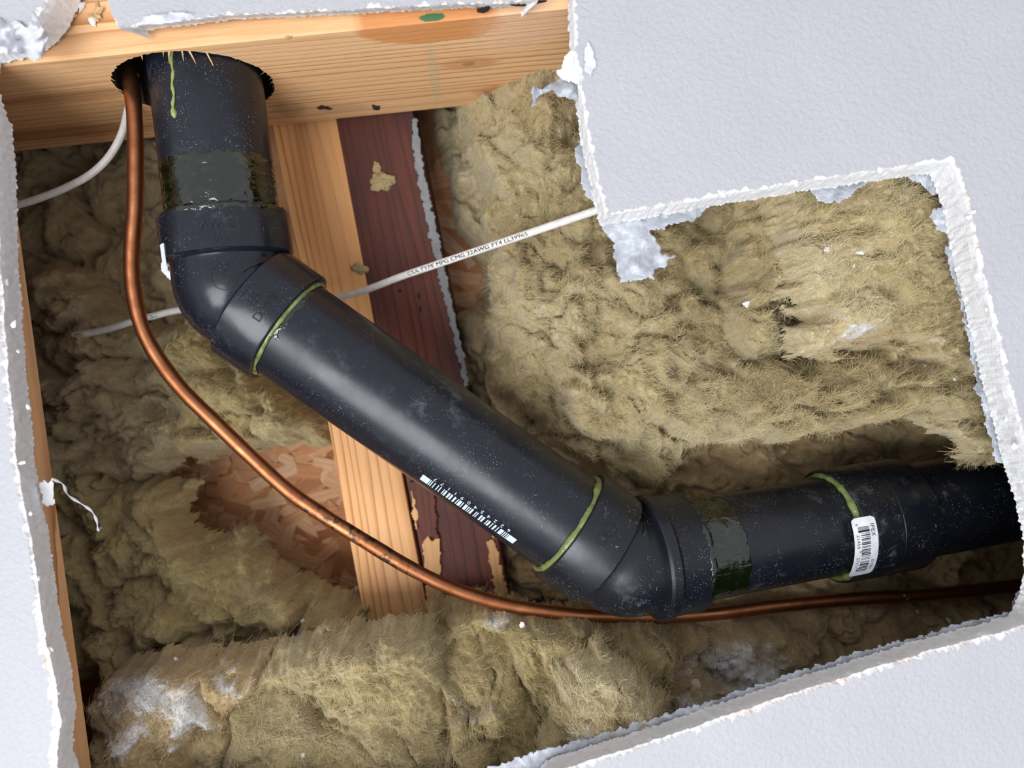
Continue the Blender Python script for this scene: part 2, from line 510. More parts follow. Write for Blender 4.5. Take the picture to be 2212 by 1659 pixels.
def build_wall():
    pts = resample(OPEN, 3.2)
    n = len(pts)
    t = np.roll(pts, -1, 0) - np.roll(pts, 1, 0)
    t = t / np.linalg.norm(t, axis=1)[:, None]
    nor = np.stack([t[:, 1], -t[:, 0]], 1)           # points away from the opening for this winding
    area = 0.5 * np.sum(pts[:, 0] * np.roll(pts[:, 1], -1) - np.roll(pts[:, 0], -1) * pts[:, 1])
    if area < 0: nor = -nor
    s = np.arange(n) * 3.2
    jag = lambda f, seed, o=3: fbm(s / f, np.full(n, seed * 3.7), seed, o)
    base = pts + nor * (jag(60, 1) * 2.6 + jag(9, 2) * 1.4)[:, None]
    rag = np.abs(jag(26, 5, 4))
    extra = np.where(pts[:, 1] > 1300, 5.0, 0) + np.where((pts[:, 0] < 140) & (pts[:, 1] > 250), 5.0, 0)
    layers = [(D0, base + nor * (1.0 + extra + rag * 9)[:, None]),
              (D0 + 0.7, base + nor * (0.3 + extra * 0.6 + rag * 6)[:, None]),
              (D0 + 1.3, base - nor * (jag(14, 8) * 1.5)[:, None]),
              (D0 + 4.5, base - nor * (1.5 + jag(18, 11) * 2.2)[:, None]),
              (D0 + 8.5, base - nor * (2.0 + jag(16, 14) * 2.6)[:, None]),
              (D0 + 12.5, base - nor * (2.6 + jag(13, 17) * 2.8)[:, None]),
              (D1 - 0.8, base - nor * (4.0 + jag(12, 20) * 3.6)[:, None]),
              (D1, base - nor * (3.5 + jag(10, 23) * 4.5)[:, None])]
    slant = np.where((pts[:, 1] > 1325) & (pts[:, 0] > 900), 16.0, 0.0) + np.where((pts[:, 0] < 170) & (pts[:, 1] > 180), 20.0, 0.0)
    slant += np.where((pts[:, 1] < 66) & (pts[:, 0] > 222) & (pts[:, 0] < 1180), 40.0, 0.0) + np.where((pts[:, 0] > 2060) & (pts[:, 1] < 1325), 2.0, 0.0)
    slant = np.convolve(np.r_[slant[-6:], slant, slant[:6]], np.ones(13) / 13, 'valid')
    bm = bmesh.new()
    rings = []
    for z, L in layers:
        L = L + nor * (slant * (z - D0) / (D1 - D0))[:, None]
        # the cut runs square to the board: keep x,z of the front plane, go deeper in y
        W = Pn(L[:, 0], L[:, 1], np.full(n, D0))
        W[:, 1] = z * MM
        rings.append([bm.verts.new(p) for p in W])
    for a in range(len(rings) - 1):
        for i in range(n):
            j = (i + 1) % n
            f = bm.faces.new((rings[a][i], rings[a][j], rings[a + 1][j], rings[a + 1][i]))
            f.material_index = 2 if a < 2 else 1
    B = 0.62
    for ring, z in ((rings[0], D0), (rings[-1], D1)):
        outer = [bm.verts.new((x, z * MM, EYE + y)) for x, y in ((-B, B), (B, B), (B, -B), (-B, -B))]
        es = [bm.edges.new((outer[i], outer[(i + 1) % 4])) for i in range(4)]
        es += [bm.edges.get((ring[i], ring[(i + 1) % n])) for i in range(n)]
        bmesh.ops.triangle_fill(bm, edges=es, use_beauty=True)
        if z == D0: of = outer
        else:
            for i in range(4):
                bm.faces.new((of[i], of[(i + 1) % 4], outer[(i + 1) % 4], outer[i]))
    bmesh.ops.recalc_face_normals(bm, faces=bm.faces)
    me = bpy.data.meshes.new('wall_front')
    bm.to_mesh(me); bm.free()
    o = new_obj('wall_front', me, [MAT['paint'], MAT['gyp'], MAT['paper']], kind='structure',
                label='white textured plasterboard wall with a ragged opening cut in it')
    return o
wall = build_wall()

def film(name, poly, z, mat, parent, seed, step=4.0, curl=3.0, frag=5.0, tilt=None, thick=0.12, label=None):
    xs = np.array([p[0] for p in poly]); ys = np.array([p[1] for p in poly])
    gx, gy = np.meshgrid(np.arange(xs.min() - 8, xs.max() + 8, step), np.arange(ys.min() - 8, ys.max() + 8, step))
    jx = gx + gnoise(gx / 9, gy / 9, seed) * step * 0.4
    jy = gy + gnoise(gx / 9, gy / 9, seed + 3) * step * 0.4
    d = poly_dist(jx, jy, poly) + fbm(jx / 16, jy / 16, seed + 5, 3) * frag
    dep = z + fbm(jx / 70, jy / 70, seed + 9, 3) * curl
    if tilt: dep = dep + tilt[2] * ((jx - tilt[0]) * tilt[3] + (jy - tilt[1]) * tilt[4]) / 100.0
    W = Pn(jx.ravel(), jy.ravel(), dep.ravel())
    idx = np.arange(gx.size).reshape(gx.shape)
    F = np.stack([idx[:-1, :-1], idx[:-1, 1:], idx[1:, 1:], idx[1:, :-1]], -1).reshape(-1, 4)
    keep = (d.ravel()[F] > 0).sum(1) >= 3
    F = F[keep]
    used = np.unique(F)
    remap = np.full(W.shape[0], -1); remap[used] = np.arange(len(used))
    me = fast_mesh(name, W[used], remap[F])
    o = new_obj(name, me, mat, parent, label=label)
    so = o.modifiers.new('thickness', 'SOLIDIFY'); so.thickness = thick * MM; so.offset = 0
    return o

FILMS = [
    ([(1292, 470), (1350, 462), (1420, 452), (1500, 436), (1536, 430), (1520, 455), (1500, 476), (1440, 492), (1406, 500), (1420, 524), (1428, 545), (1466, 552), (1440, 563),
      (1438, 577), (1408, 580), (1414, 602), (1372, 608), (1340, 611), (1328, 560), (1326, 522), (1304, 502)], 303, 'torn flap of milky vapour film'),
    ([(1742, 396), (1850, 380), (1960, 360), (2062, 352), (2078, 410), (2066, 440), (2046, 436), (2020, 424), (1996, 402), (1960, 384), (1925, 382), (1890, 394), (1852, 408), (1838, 424), (1815, 434), (1790, 441), (1762, 432)], 303, 'torn milky film under the board edge'),
    ([(2008, 470), (2016, 450), (2045, 440), (2080, 430), (2100, 520), (2124, 650), (2146, 780), (2172, 900), (2190, 1010), (2152, 1000), (2132, 930), (2109, 840), (2088, 730), (2070, 640), (2054, 590), (2040, 540), (2052, 520), (2030, 500)], 303, None),
    ([(2216, 1306), (2180, 1322), (2120, 1334), (2060, 1350), (2000, 1370), (1930, 1388), (1860, 1404), (1790, 1430), (1716, 1450), (1640, 1478), (1560, 1504), (1490, 1526), (1400, 1554), (1300, 1584), (1220, 1606), (1150, 1624), (1050, 1660), (1050, 1720), (1180, 1690), (1420, 1612), (1700, 1520), (1980, 1428), (2216, 1352)], 302.6, 'ragged grey film along the lower cut'),
    ([(2188, 1300), (2200, 1268), (2230, 1262), (2230, 1340), (2196, 1330)], 304.5, None),
    ([(1250, 300), (1240, 330), (1236, 352), (1252, 356), (1256, 400), (1270, 430), (1300, 440), (1280, 330)], 304.5, None)]
for i, (pl, z, lab) in enumerate(FILMS):
    film('torn_film', pl, z, MAT['film'], wall, 40 + i * 11, step=3.4, curl=2.0 if i < 3 else 1.0, frag=6.0, label=lab)
# curled paper shreds on the cut
film('paper_shred', [(1244, 158), (1222, 160), (1186, 182), (1172, 192), (1152, 184), (1146, 200), (1150, 216), (1146, 232), (1156, 230), (1164, 206), (1196, 196), (1204, 210), (1224, 214), (1250, 222)], 297, MAT['film'], wall, 7, 2.6, 6.0, 3.0, label='curled milky film shred')
film('paper_shred', [(1246, 104), (1224, 112), (1210, 148), (1200, 146), (1198, 156), (1216, 172), (1248, 182), (1256, 140)], 294, MAT['gyp'], wall, 9, 2.6, 2.0, 4.0)
film('paper_shred', [(-20, 40), (30, 40), (60, 62), (70, 20), (84, 40), (104, 82), (94, 128), (70, 130), (30, 112), (0, 122), (-30, 120)], 283, MAT['wpaper'], wall, 12, 2.6, 9.0, 5.0, label='loose curl of torn white paper')
film('paper_shred', [(254, 60), (300, 36), (380, 24), (476, 34), (420, 44), (330, 54)], 285, MAT['wpaper'], wall, 15, 2.6, 3.0, 2.0)
film('paper_shred', [(1270, 90), (1284, 110), (1288, 140), (1276, 168), (1262, 150), (1260, 110)], 285.4, MAT['wpaper'], wall, 18, 2.6, 0.6, 2.0)
film('paper_shred', [(112, 1034), (90, 1042), (82, 1066), (96, 1100), (120, 1090), (118, 1056)], 299, MAT['gyp'], wall, 21, 2.6, 2.0, 8.0)
pth = catmull([P(112, 1034, 300), P(136, 1046, 304), P(146, 1068, 308), P(172, 1086, 310), P(196, 1102, 312), P(208, 1122, 314), P(212, 1144, 316), P(218, 1140, 318)], 6)
me = mesh('paper_thread', *sweep(pth, [0.45 * MM * (1 + 0.5 * math.sin(i * 0.9)) for i in range(len(pth))], 8))
new_obj('paper_shred', me, MAT['wpaper'], wall, label='thin white paper thread hanging from the cut')
rs = np.random.RandomState(5)
def lump_mesh(r, seed, sub=2, amp=0.35, sc=(1, 1, 1)):
    bm = bmesh.new()
    bmesh.ops.create_icosphere(bm, subdivisions=sub, radius=1.0)
    q = np.random.RandomState(seed)
    for v in bm.verts:
        k = 1 + amp * (q.rand() - 0.5) * 2
        v.co = Vector((v.co.x * sc[0], v.co.y * sc[1], v.co.z * sc[2])) * r * k
    me = bpy.data.meshes.new('lump')
    bm.to_mesh(me); bm.free()
    return me
# chips of plaster that stick out of the cut edges
chips = [lump_mesh(0.9 * MM, s, 1, 0.4, (1.3, 0.8, 1)) for s in range(4)]
edge_spots = [(1248, 30, 288), (1240, 118, 289), (1254, 190, 288), (1272, 300, 287), (1290, 398, 288), (1420, 446, 287), (1560, 420, 286.5), (1555, 414, 286), (1720, 396, 286.5), (1900, 366, 286.5), (2066, 356, 288), (2092, 470, 286.5), (2100, 458, 286), (2130, 668, 287), (2172, 905, 288), (2192, 965, 288), (2206, 1040, 289), (1880, 1468, 287), (1718, 1500, 288), (1716, 1512, 287), (1500, 1582, 287), (1980, 1424, 287), (2100, 1386, 288), (60, 880, 290), (48, 1000, 287), (66, 1110, 287), (84, 1250, 288), (110, 1400, 289), (120, 1500, 288), (130, 1560, 289), (30, 700, 288), (40, 760, 289), (14, 610, 290)]
for i, (x, y, z) in enumerate(edge_spots):
    o = new_obj('plaster_chip', chips[i % 4], MAT['gyp'], wall)
    o.location = P(x, y, z)
    o.rotation_euler = (rs.rand() * 6, rs.rand() * 6, rs.rand() * 6)
    k = 0.7 + rs.rand() * 0.9
    o.scale = (k, k, k)

# ------------------------------------------------------------------ sheathing behind everything
ZB = 474.0
def build_back():
    B, y0, y1 = 0.60, D1 * MM + 0.001, ZB * MM
    V, F = [], []
    for y in (y1, y0):
        V += [(-B, y, EYE + B), (B, y, EYE + B), (B, y, EYE - B), (-B, y, EYE - B)]
    F = [(0, 1, 2, 3)] + [(i, (i + 1) % 4, 4 + (i + 1) % 4, 4 + i) for i in range(4)]  # back board, plus four unseen sides added to stop light leaking in
    k = M('strand_board', (0.42, 0.22, 0.10), 0.8, spec=0.2)
    k.set('Base Color', k.mix(k.rng(k.noise(60, 4), 0.3, 0.7), (0.45, 0.20, 0.09), (0.70, 0.38, 0.19)))
    o = new_obj('wall_back', mesh('wall_back', V, F, False), k.m, kind='structure', label='strand board sheathing at the back of the cavity, with added sides that block light')
    ks = M('board_strand', (0.5, 0.3, 0.16), 0.7, spec=0.25)
    r = ks.rand()
    c = ks.ramp(r, [(0.0, (0.42, 0.155, 0.06)), (0.25, (0.72, 0.34, 0.15)), (0.7, (0.82, 0.44, 0.22)), (1.0, (0.90, 0.58, 0.34))])
    f = ks.noise(1, 4, 0.6, vec=ks.map((60, 900, 900)))
    ks.set('Base Color', ks.mix(ks.rng(f, 0.35, 0.7, 0, 0.45), c, (0.22, 0.09, 0.04)))
    ks.bump(f, 0.0005, 0.6)
    mes = []
    q = np.random.RandomState(3)
    for i in range(8):
        L, Wd = 8 + q.rand() * 14, 2.0 + q.rand() * 3.2
        a = [(-L * (0.85 + 0.3 * q.rand()), -Wd), (0, -Wd * (0.8 + 0.4 * q.rand())), (L, -Wd * (0.5 + 0.5 * q.rand())), (L * (0.8 + 0.3 * q.rand()), Wd), (0, Wd * (0.8 + 0.4 * q.rand())), (-L, Wd * (0.6 + .5 * q.rand()))]
        V = [(x * MM, -0.35 * MM, y * MM) for x, y in a] + [(x * MM, 0.35 * MM, y * MM) for x, y in a]
        F = [(0, 1, 2, 3, 4, 5), (11, 10, 9, 8, 7, 6)] + [(i_, i_ + 6, (i_ + 1) % 6 + 6, (i_ + 1) % 6) for i_ in range(6)]
        m_ = mesh('strand', V, F, False)
        m_.materials.append(ks.m)
        mes.append(m_)
    spots = [(370 + q.rand() * 430, 900 + q.rand() * 440) for _ in range(230)] + [(925 + q.rand() * 150, 330 + q.rand() * 370) for _ in range(60)]
    for i, (x, y) in enumerate(spots):
        s = bpy.data.objects.new('strand', mes[i % 8]); COL.objects.link(s)
        s.parent = o
        s.location = P(x, y, ZB - 0.5 - 1.6 * q.rand())
        s.rotation_euler = ((q.rand() - 0.5) * 0.06, q.randn() * 0.6 + 0.25, (q.rand() - 0.5) * 0.06)
build_back()

# ------------------------------------------------------------------ top plate with the bored hole
ZF0, ZF1 = 303.5, 398.0
pa, pb = P(20, 330, ZF1), P(1200, 210, ZF1)
ax = (pb - pa); ax.y = 0; ax.normalize()
ay = Vector((0, 1, 0)); az = ax.cross(ay)
if az.z < 0: az = -az
PO = Vector((pa.x, ZF0 * MM, pa.z)) - ax * 0.20       # corner: left, front, underside
PLEN, PDEP, PTH = 0.78, (ZF1 - ZF0) * MM, 0.038
def on_under(px, py):
    """photo position -> (along, depth) on the plate's underside"""
    a, b = P(px, py, 200), P(px, py, 500)
    d = b - a
    t = (PO - a).dot(az) / d.dot(az)
    h = a + d * t
    return (h - PO).dot(ax), (h - PO).dot(ay)
def on_front(px, py):
    h = P(px, py, ZF0)
    return (h - PO).dot(ax), (h - PO).dot(az)
def plate_frame():
    R = Matrix((ax, ay, az)).transposed().to_4x4()
    R.translation = PO
    return R
def plate_extra(k, c):
    def b(px, py, rx, ry, ang, soft, ns, na):
        x, y = on_under(px, py)
        return k.blob(x, y, rx * MM, ry * MM, ang, soft, ns, na)
    # reddish stain, knots, chalk mark, bruises
    c = k.mix(k.math('MULTIPLY', b(930, 58, 30, 14, 0.05, 0.08, 80, 0.30), 0.78), c, (0.66, 0.25, 0.07))
    c = k.mix(k.math('MULTIPLY', b(1085, 200, 14, 9, 0.3, 0.3, 110, 0.5), 0.65), c, (0.48, 0.19, 0.08))
    c = k.mix(k.math('MULTIPLY', b(1015, 138, 13, 6, 0.0, 0.35, 60, 0.25), 0.65), c, (0.58, 0.27, 0.11))
    c = k.mix(k.math('MULTIPLY', b(1012, 138, 3.0, 2.2, 0.0, 0.3, 200, 0.2), 0.6), c, (0.30, 0.15, 0.09))
    c = k.mix(k.math('MULTIPLY', b(130, 210, 46, 5.5, 0.0, 0.3, 40, 0.35), 0.55), c, (0.40, 0.17, 0.065))
    c = k.mix(k.math('MULTIPLY', b(90, 290, 60, 8, 0.05, 0.4, 30, 0.4), 0.6), c, (0.36, 0.15, 0.06))
    c = k.mix(k.math('MULTIPLY', b(50, 100, 30, 4, 0.0, 0.4, 50, 0.5), 0.5), c, (0.50, 0.20, 0.08))
    fx, fz = on_front(934, 37)
    chalk = k.math('MULTIPLY', k.blob(fx, fz, 5.4 * MM, 1.7 * MM, 0.0, 0.15, 500, 0.3, axes=(0, 2)), k.math('LESS_THAN', k.sep()[1], 0.0004))
    c = k.mix(k.math('MULTIPLY', chalk, 0.95), c, (0.04, 0.17, 0.07))
    c = k.mix(k.math('MULTIPLY', b(938, 165, 2.6, 32, 0.05, 0.4, 200, 0.6), 0.22), c, (0.20, 0.42, 0.26))
    c = k.mix(k.math('MULTIPLY', b(622, 236, 8, 10, 0.2, 0.4, 90, 0.3), 0.35), c, (0.20, 0.15, 0.11))
    c = k.mix(k.math('MULTIPLY', b(745, 234, 14, 4, 0.0, 0.5, 90, 0.4), 0.30), c, (0.22, 0.17, 0.13))
    c = k.mix(k.math('MULTIPLY', b(1130, 60, 18, 20, 0.5, 0.5, 160, 0.6), 0.5), c, (0.86, 0.55, 0.36))
    return c
mplate = wood('pale_plate_wood', (0.90, 0.60, 0.33), (0.80, 0.46, 0.21), (0.46, 0.18, 0.055), 0, 1, 190.0, 0.4, plate_extra)
def build_plate():
    hx, hy = on_under(430, 190)
    hy = 0.0362
    HR = 0.0340
    q = np.random.RandomState(8)
    N = 180
    def rim(z, amp):
        out = []
        for i in range(N):
            a = 2 * math.pi * i / N
            r = HR + amp * (q.rand() - 0.4) * MM
            out.append(Vector((hx + r * math.cos(a), hy + r * math.sin(a), z)))
        return out
    bm = bmesh.new()
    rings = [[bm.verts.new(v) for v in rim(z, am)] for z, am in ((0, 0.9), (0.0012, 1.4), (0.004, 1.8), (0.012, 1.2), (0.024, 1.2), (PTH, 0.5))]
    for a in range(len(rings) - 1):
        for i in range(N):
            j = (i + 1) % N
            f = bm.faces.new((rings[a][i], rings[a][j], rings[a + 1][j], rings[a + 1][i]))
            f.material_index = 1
    oo = []
    for ring, z in ((rings[0], 0), (rings[-1], PTH)):
        # arris: small chamfer on the long edges
        outer = [bm.verts.new(v) for v in ((0, 0.0008, z), (PLEN, 0.0008, z), (PLEN, PDEP - 0.0012, z), (0, PDEP - 0.0012, z))]
        es = [bm.edges.new((outer[i], outer[(i + 1) % 4])) for i in range(4)] + [bm.edges.get((ring[i], ring[(i + 1) % N])) for i in range(N)]
        bmesh.ops.triangle_fill(bm, edges=es, use_beauty=True)
        oo.append(outer)
    mid = [bm.verts.new(v) for v in ((0, 0, 0.0008), (PLEN, 0, 0.0008), (PLEN, PDEP, 0.0012), (0, PDEP, 0.0012))]
    for i in range(4):
        j = (i + 1) % 4
        bm.faces.new((oo[0][i], oo[0][j], mid[j], mid[i]))
        bm.faces.new((mid[i], mid[j], oo[1][j], oo[1][i]))
    bmesh.ops.recalc_face_normals(bm, faces=bm.faces)
    me = bpy.data.meshes.new('top_plate')
    bm.to_mesh(me); bm.free()
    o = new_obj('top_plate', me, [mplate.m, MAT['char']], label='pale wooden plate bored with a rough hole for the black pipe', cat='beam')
    o.matrix_world = plate_frame()
    # splinters round the hole
    spl = []
    for i, ang in enumerate([-104, -88, -84, -76, -72, -61, -38, -35, -10, 2, 6, 17, 186, 190, 203]):
        a = math.radians(ang)
        L = (1.5 + 4.0 * q.rand()) * MM
        if -90 < ang < -55: L *= 1.9
        wd = (0.35 + 0.5 * q.rand()) * MM
        root = Vector((hx + (HR + 0.0008) * math.cos(a), hy + (HR + 0.0008) * math.sin(a), 0.0006))
        dirv = Vector((-math.cos(a) + (q.rand() - 0.5) * 1.4, -math.sin(a) * 0.7, -0.35 - 0.5 * q.rand())).normalized()
        sd = dirv.cross(Vector((0, 0, 1))).normalized()
        up = sd.cross(dirv)
        V = [root + sd * wd, root - sd * wd, root + up * wd * 0.8, root + dirv * L * 0.6 + sd * wd * 0.5 + up * wd * 0.4, root + dirv * L * 0.6 - sd * wd * 0.4, root + dirv * L]
        F = [(0, 2, 1), (0, 3, 2), (1, 2, 4), (2, 3, 4), (0, 1, 4, 3), (3, 5, 4)]
        so = new_obj('splinter', mesh('splinter', V, F, False), MAT['chip'], o)
        so.matrix_parent_inverse = Matrix.Identity(4)
    # torn nail dents in the underside
    for px, py, sx, sy in ((702, 232, 4.2, 2.0), (814, 232, 3.0, 2.4), (1044, 22, 3.0, 1.6), (1142, 6, 7.0, 1.4), (624, 82, 1.8, 1.0)):
        x, y = on_under(px, py)
        m_ = lump_mesh(1.0 * MM, int(px), 2, 0.45, (sx * 0.9, sy * 1.6, 0.35))
        d = new_obj('nail_dent', m_, MAT['char'] if px != 624 else MAT['chip'], o)
        d.matrix_parent_inverse = Matrix.Identity(4)
        d.location = (x, y, 0.0001)
    return o
plate = build_plate()

# frayed wood, nail and crumbs at the upper left corner of the plate
q = np.random.RandomState(21)
for i in range(16):
    px, py = 118 + q.rand() * 105, 2 + q.rand() * 46
    m_ = lump_mesh((0.7 + q.rand() * 1.2) * MM, 60 + i, 1, 0.45, (1.6, 0.7, 0.7))
    o = new_obj('splinter', m_, MAT['chip'] if i % 4 else MAT['crumb'], plate)
    o.matrix_world = Matrix.Translation(P(px, py, 303)) @ Matrix.Rotation(q.rand() * 3, 4, 'Y')
V, F = sweep([P(112, 14, 299), P(104, 44, 299), P(96, 66, 300)], [1.0 * MM] * 3, 12)
new_obj('nail', mesh('nail', V, F, True, 40), MAT['steel'], label='grey steel nail beside the torn paper curl', cat='nail')

# ------------------------------------------------------------------ studs and strips
def board(name, a_px, b_px, width, thick, z, mat, label, cat, bev=0.8, parent=None):
    A, Bv = P(a_px[0], a_px[1], z), P(b_px[0], b_px[1], z)
    zz = (A - Bv).normalized()
    yy = Vector((0, 1, 0))
    xx = yy.cross(zz).normalized()
    L = (A - Bv).length
    me = box_frame(Vector((-width * MM / 2, 0, 0)), Vector((1, 0, 0)), Vector((0, 1, 0)), Vector((0, 0, 1)), width * MM, thick * MM, L, bev * MM)
    o = new_obj(name, me, mat, parent, label, cat)
    R = Matrix((xx, yy, zz)).transposed().to_4x4()
    R.translation = Bv
    o.matrix_world = R
    return o
wpale = wood('pale_stud_wood', (0.90, 0.53, 0.25), (0.82, 0.42, 0.16), (0.42, 0.16, 0.045), 2, 0, 230.0, 2.3)
def dark_extra(k, c):
    c = k.mix(k.rng(k.noise(30, 4, 0.6, vec=k.map((1, 1, 0.3))), 0.40, 0.65), c, (0.075, 0.032, 0.027))
    return k.mix(k.rng(k.noise(240, 4, 0.7, vec=k.map((1, 1, 0.12))), 0.60, 0.72, 0, 0.25), c, (0.26, 0.14, 0.10))
wdark = wood('dark_red_wood', (0.20, 0.058, 0.034), (0.14, 0.043, 0.029), (0.07, 0.026, 0.02), 2, 0, 200.0, 5.1, dark_extra)
stud = board('wall_stud', (640, 170), (872, 1420), 34.8, 45.0, 408.0, wpale.m, 'pale orange softwood stud behind the sloping pipe', 'stud')
dstud = board('dark_board', (797, 200), (1022, 1330), 43.0, 45.0, 410.0, wdark.m, 'dark red-brown stained board beside the pale stud', 'board', bev=0.5)
# peeling grey caulk along the board's right edge, broken pale wood low down
cp = [(893, 245), (888, 300), (893, 340), (905, 400), (917, 460), (924, 500), (934, 548), (944, 590), (958, 640), (972, 700), (985, 760), (998, 812), (1006, 835), (1016, 835), (1004, 770), (986, 690), (970, 620), (955, 550), (940, 480), (925, 400), (910, 320), (900, 250)]
film('caulk_strip', cp, 409.3, MAT['caulk'], dstud, 33, 2.6, 0.4, 5.0, thick=0.8, label='peeling light grey strip')
wbreak = wood('broken_wood', (0.86, 0.50, 0.23), (0.66, 0.32, 0.13), (0.26, 0.10, 0.04), 2, 0, 240.0, 8.2)
film('broken_edge', [(912, 1168), (926, 1160), (934, 1172), (944, 1158), (952, 1162), (958, 1312), (938, 1330), (924, 1318)], 408.5, wbreak.m, dstud, 35, 2.6, 0.3, 4.0, thick=1.6, label='pale broken splint')
film('broken_edge', [(1050, 1170), (1066, 1160), (1080, 1200), (1096, 1280), (1094, 1300), (1066, 1296), (1062, 1240)], 409.0, wbreak.m, dstud, 37, 2.6, 0.3, 8.0, thick=1.2)
film('broken_edge', [(884, 1040), (900, 1030), (940, 1050), (946, 1160), (918, 1165), (900, 1120)], 408.8, wdark.m, dstud, 39, 2.6, 0.3, 4.0, thick=1.6)
film('broken_edge', [(888, 1060), (898, 1082), (904, 1120), (900, 1150), (890, 1110)], 408.0, wbreak.m, dstud, 41, 2.6, 0.3, 4.0, thick=1.0)
for x, y in ((864, 628), (905, 640), (908, 668)):
    o = new_obj('nail_hole', lump_mesh(1.0 * MM, x, 2, 0.2, (1.0, 0.3, 1.1) if x < 900 else (0.6, 0.3, 2.2)), MAT['black'], dstud)
    o.matrix_world = Matrix.Translation(P(x, y, 410.0))
# wooden strip behind the left board edge
wstrip = wood('strip_wood', (0.80, 0.48, 0.25), (0.66, 0.35, 0.15), (0.36, 0.15, 0.05), 2, 0, 240.0, 3.3)
A, Bv = P(8, 240, 316), P(212, 1760, 316)
zz = (A - Bv); zz.y = 0; zz.normalize(); yy = Vector((0, 1, 0)); xx = yy.cross(zz)
me = box_frame(Vector((-0.06, -0.0138, 0)), Vector((1, 0, 0)), Vector((0, 1, 0)), Vector((0, 0, 1)), 0.06, 0.0138, (A - Bv).length, 0.0007)
o = new_obj('furring_strip', me, wstrip.m, None, 'narrow pale wooden strip behind the left plasterboard edge', 'strip')
R = Matrix((xx, yy, zz)).transposed().to_4x4(); R.translation = Bv
o.matrix_world = R

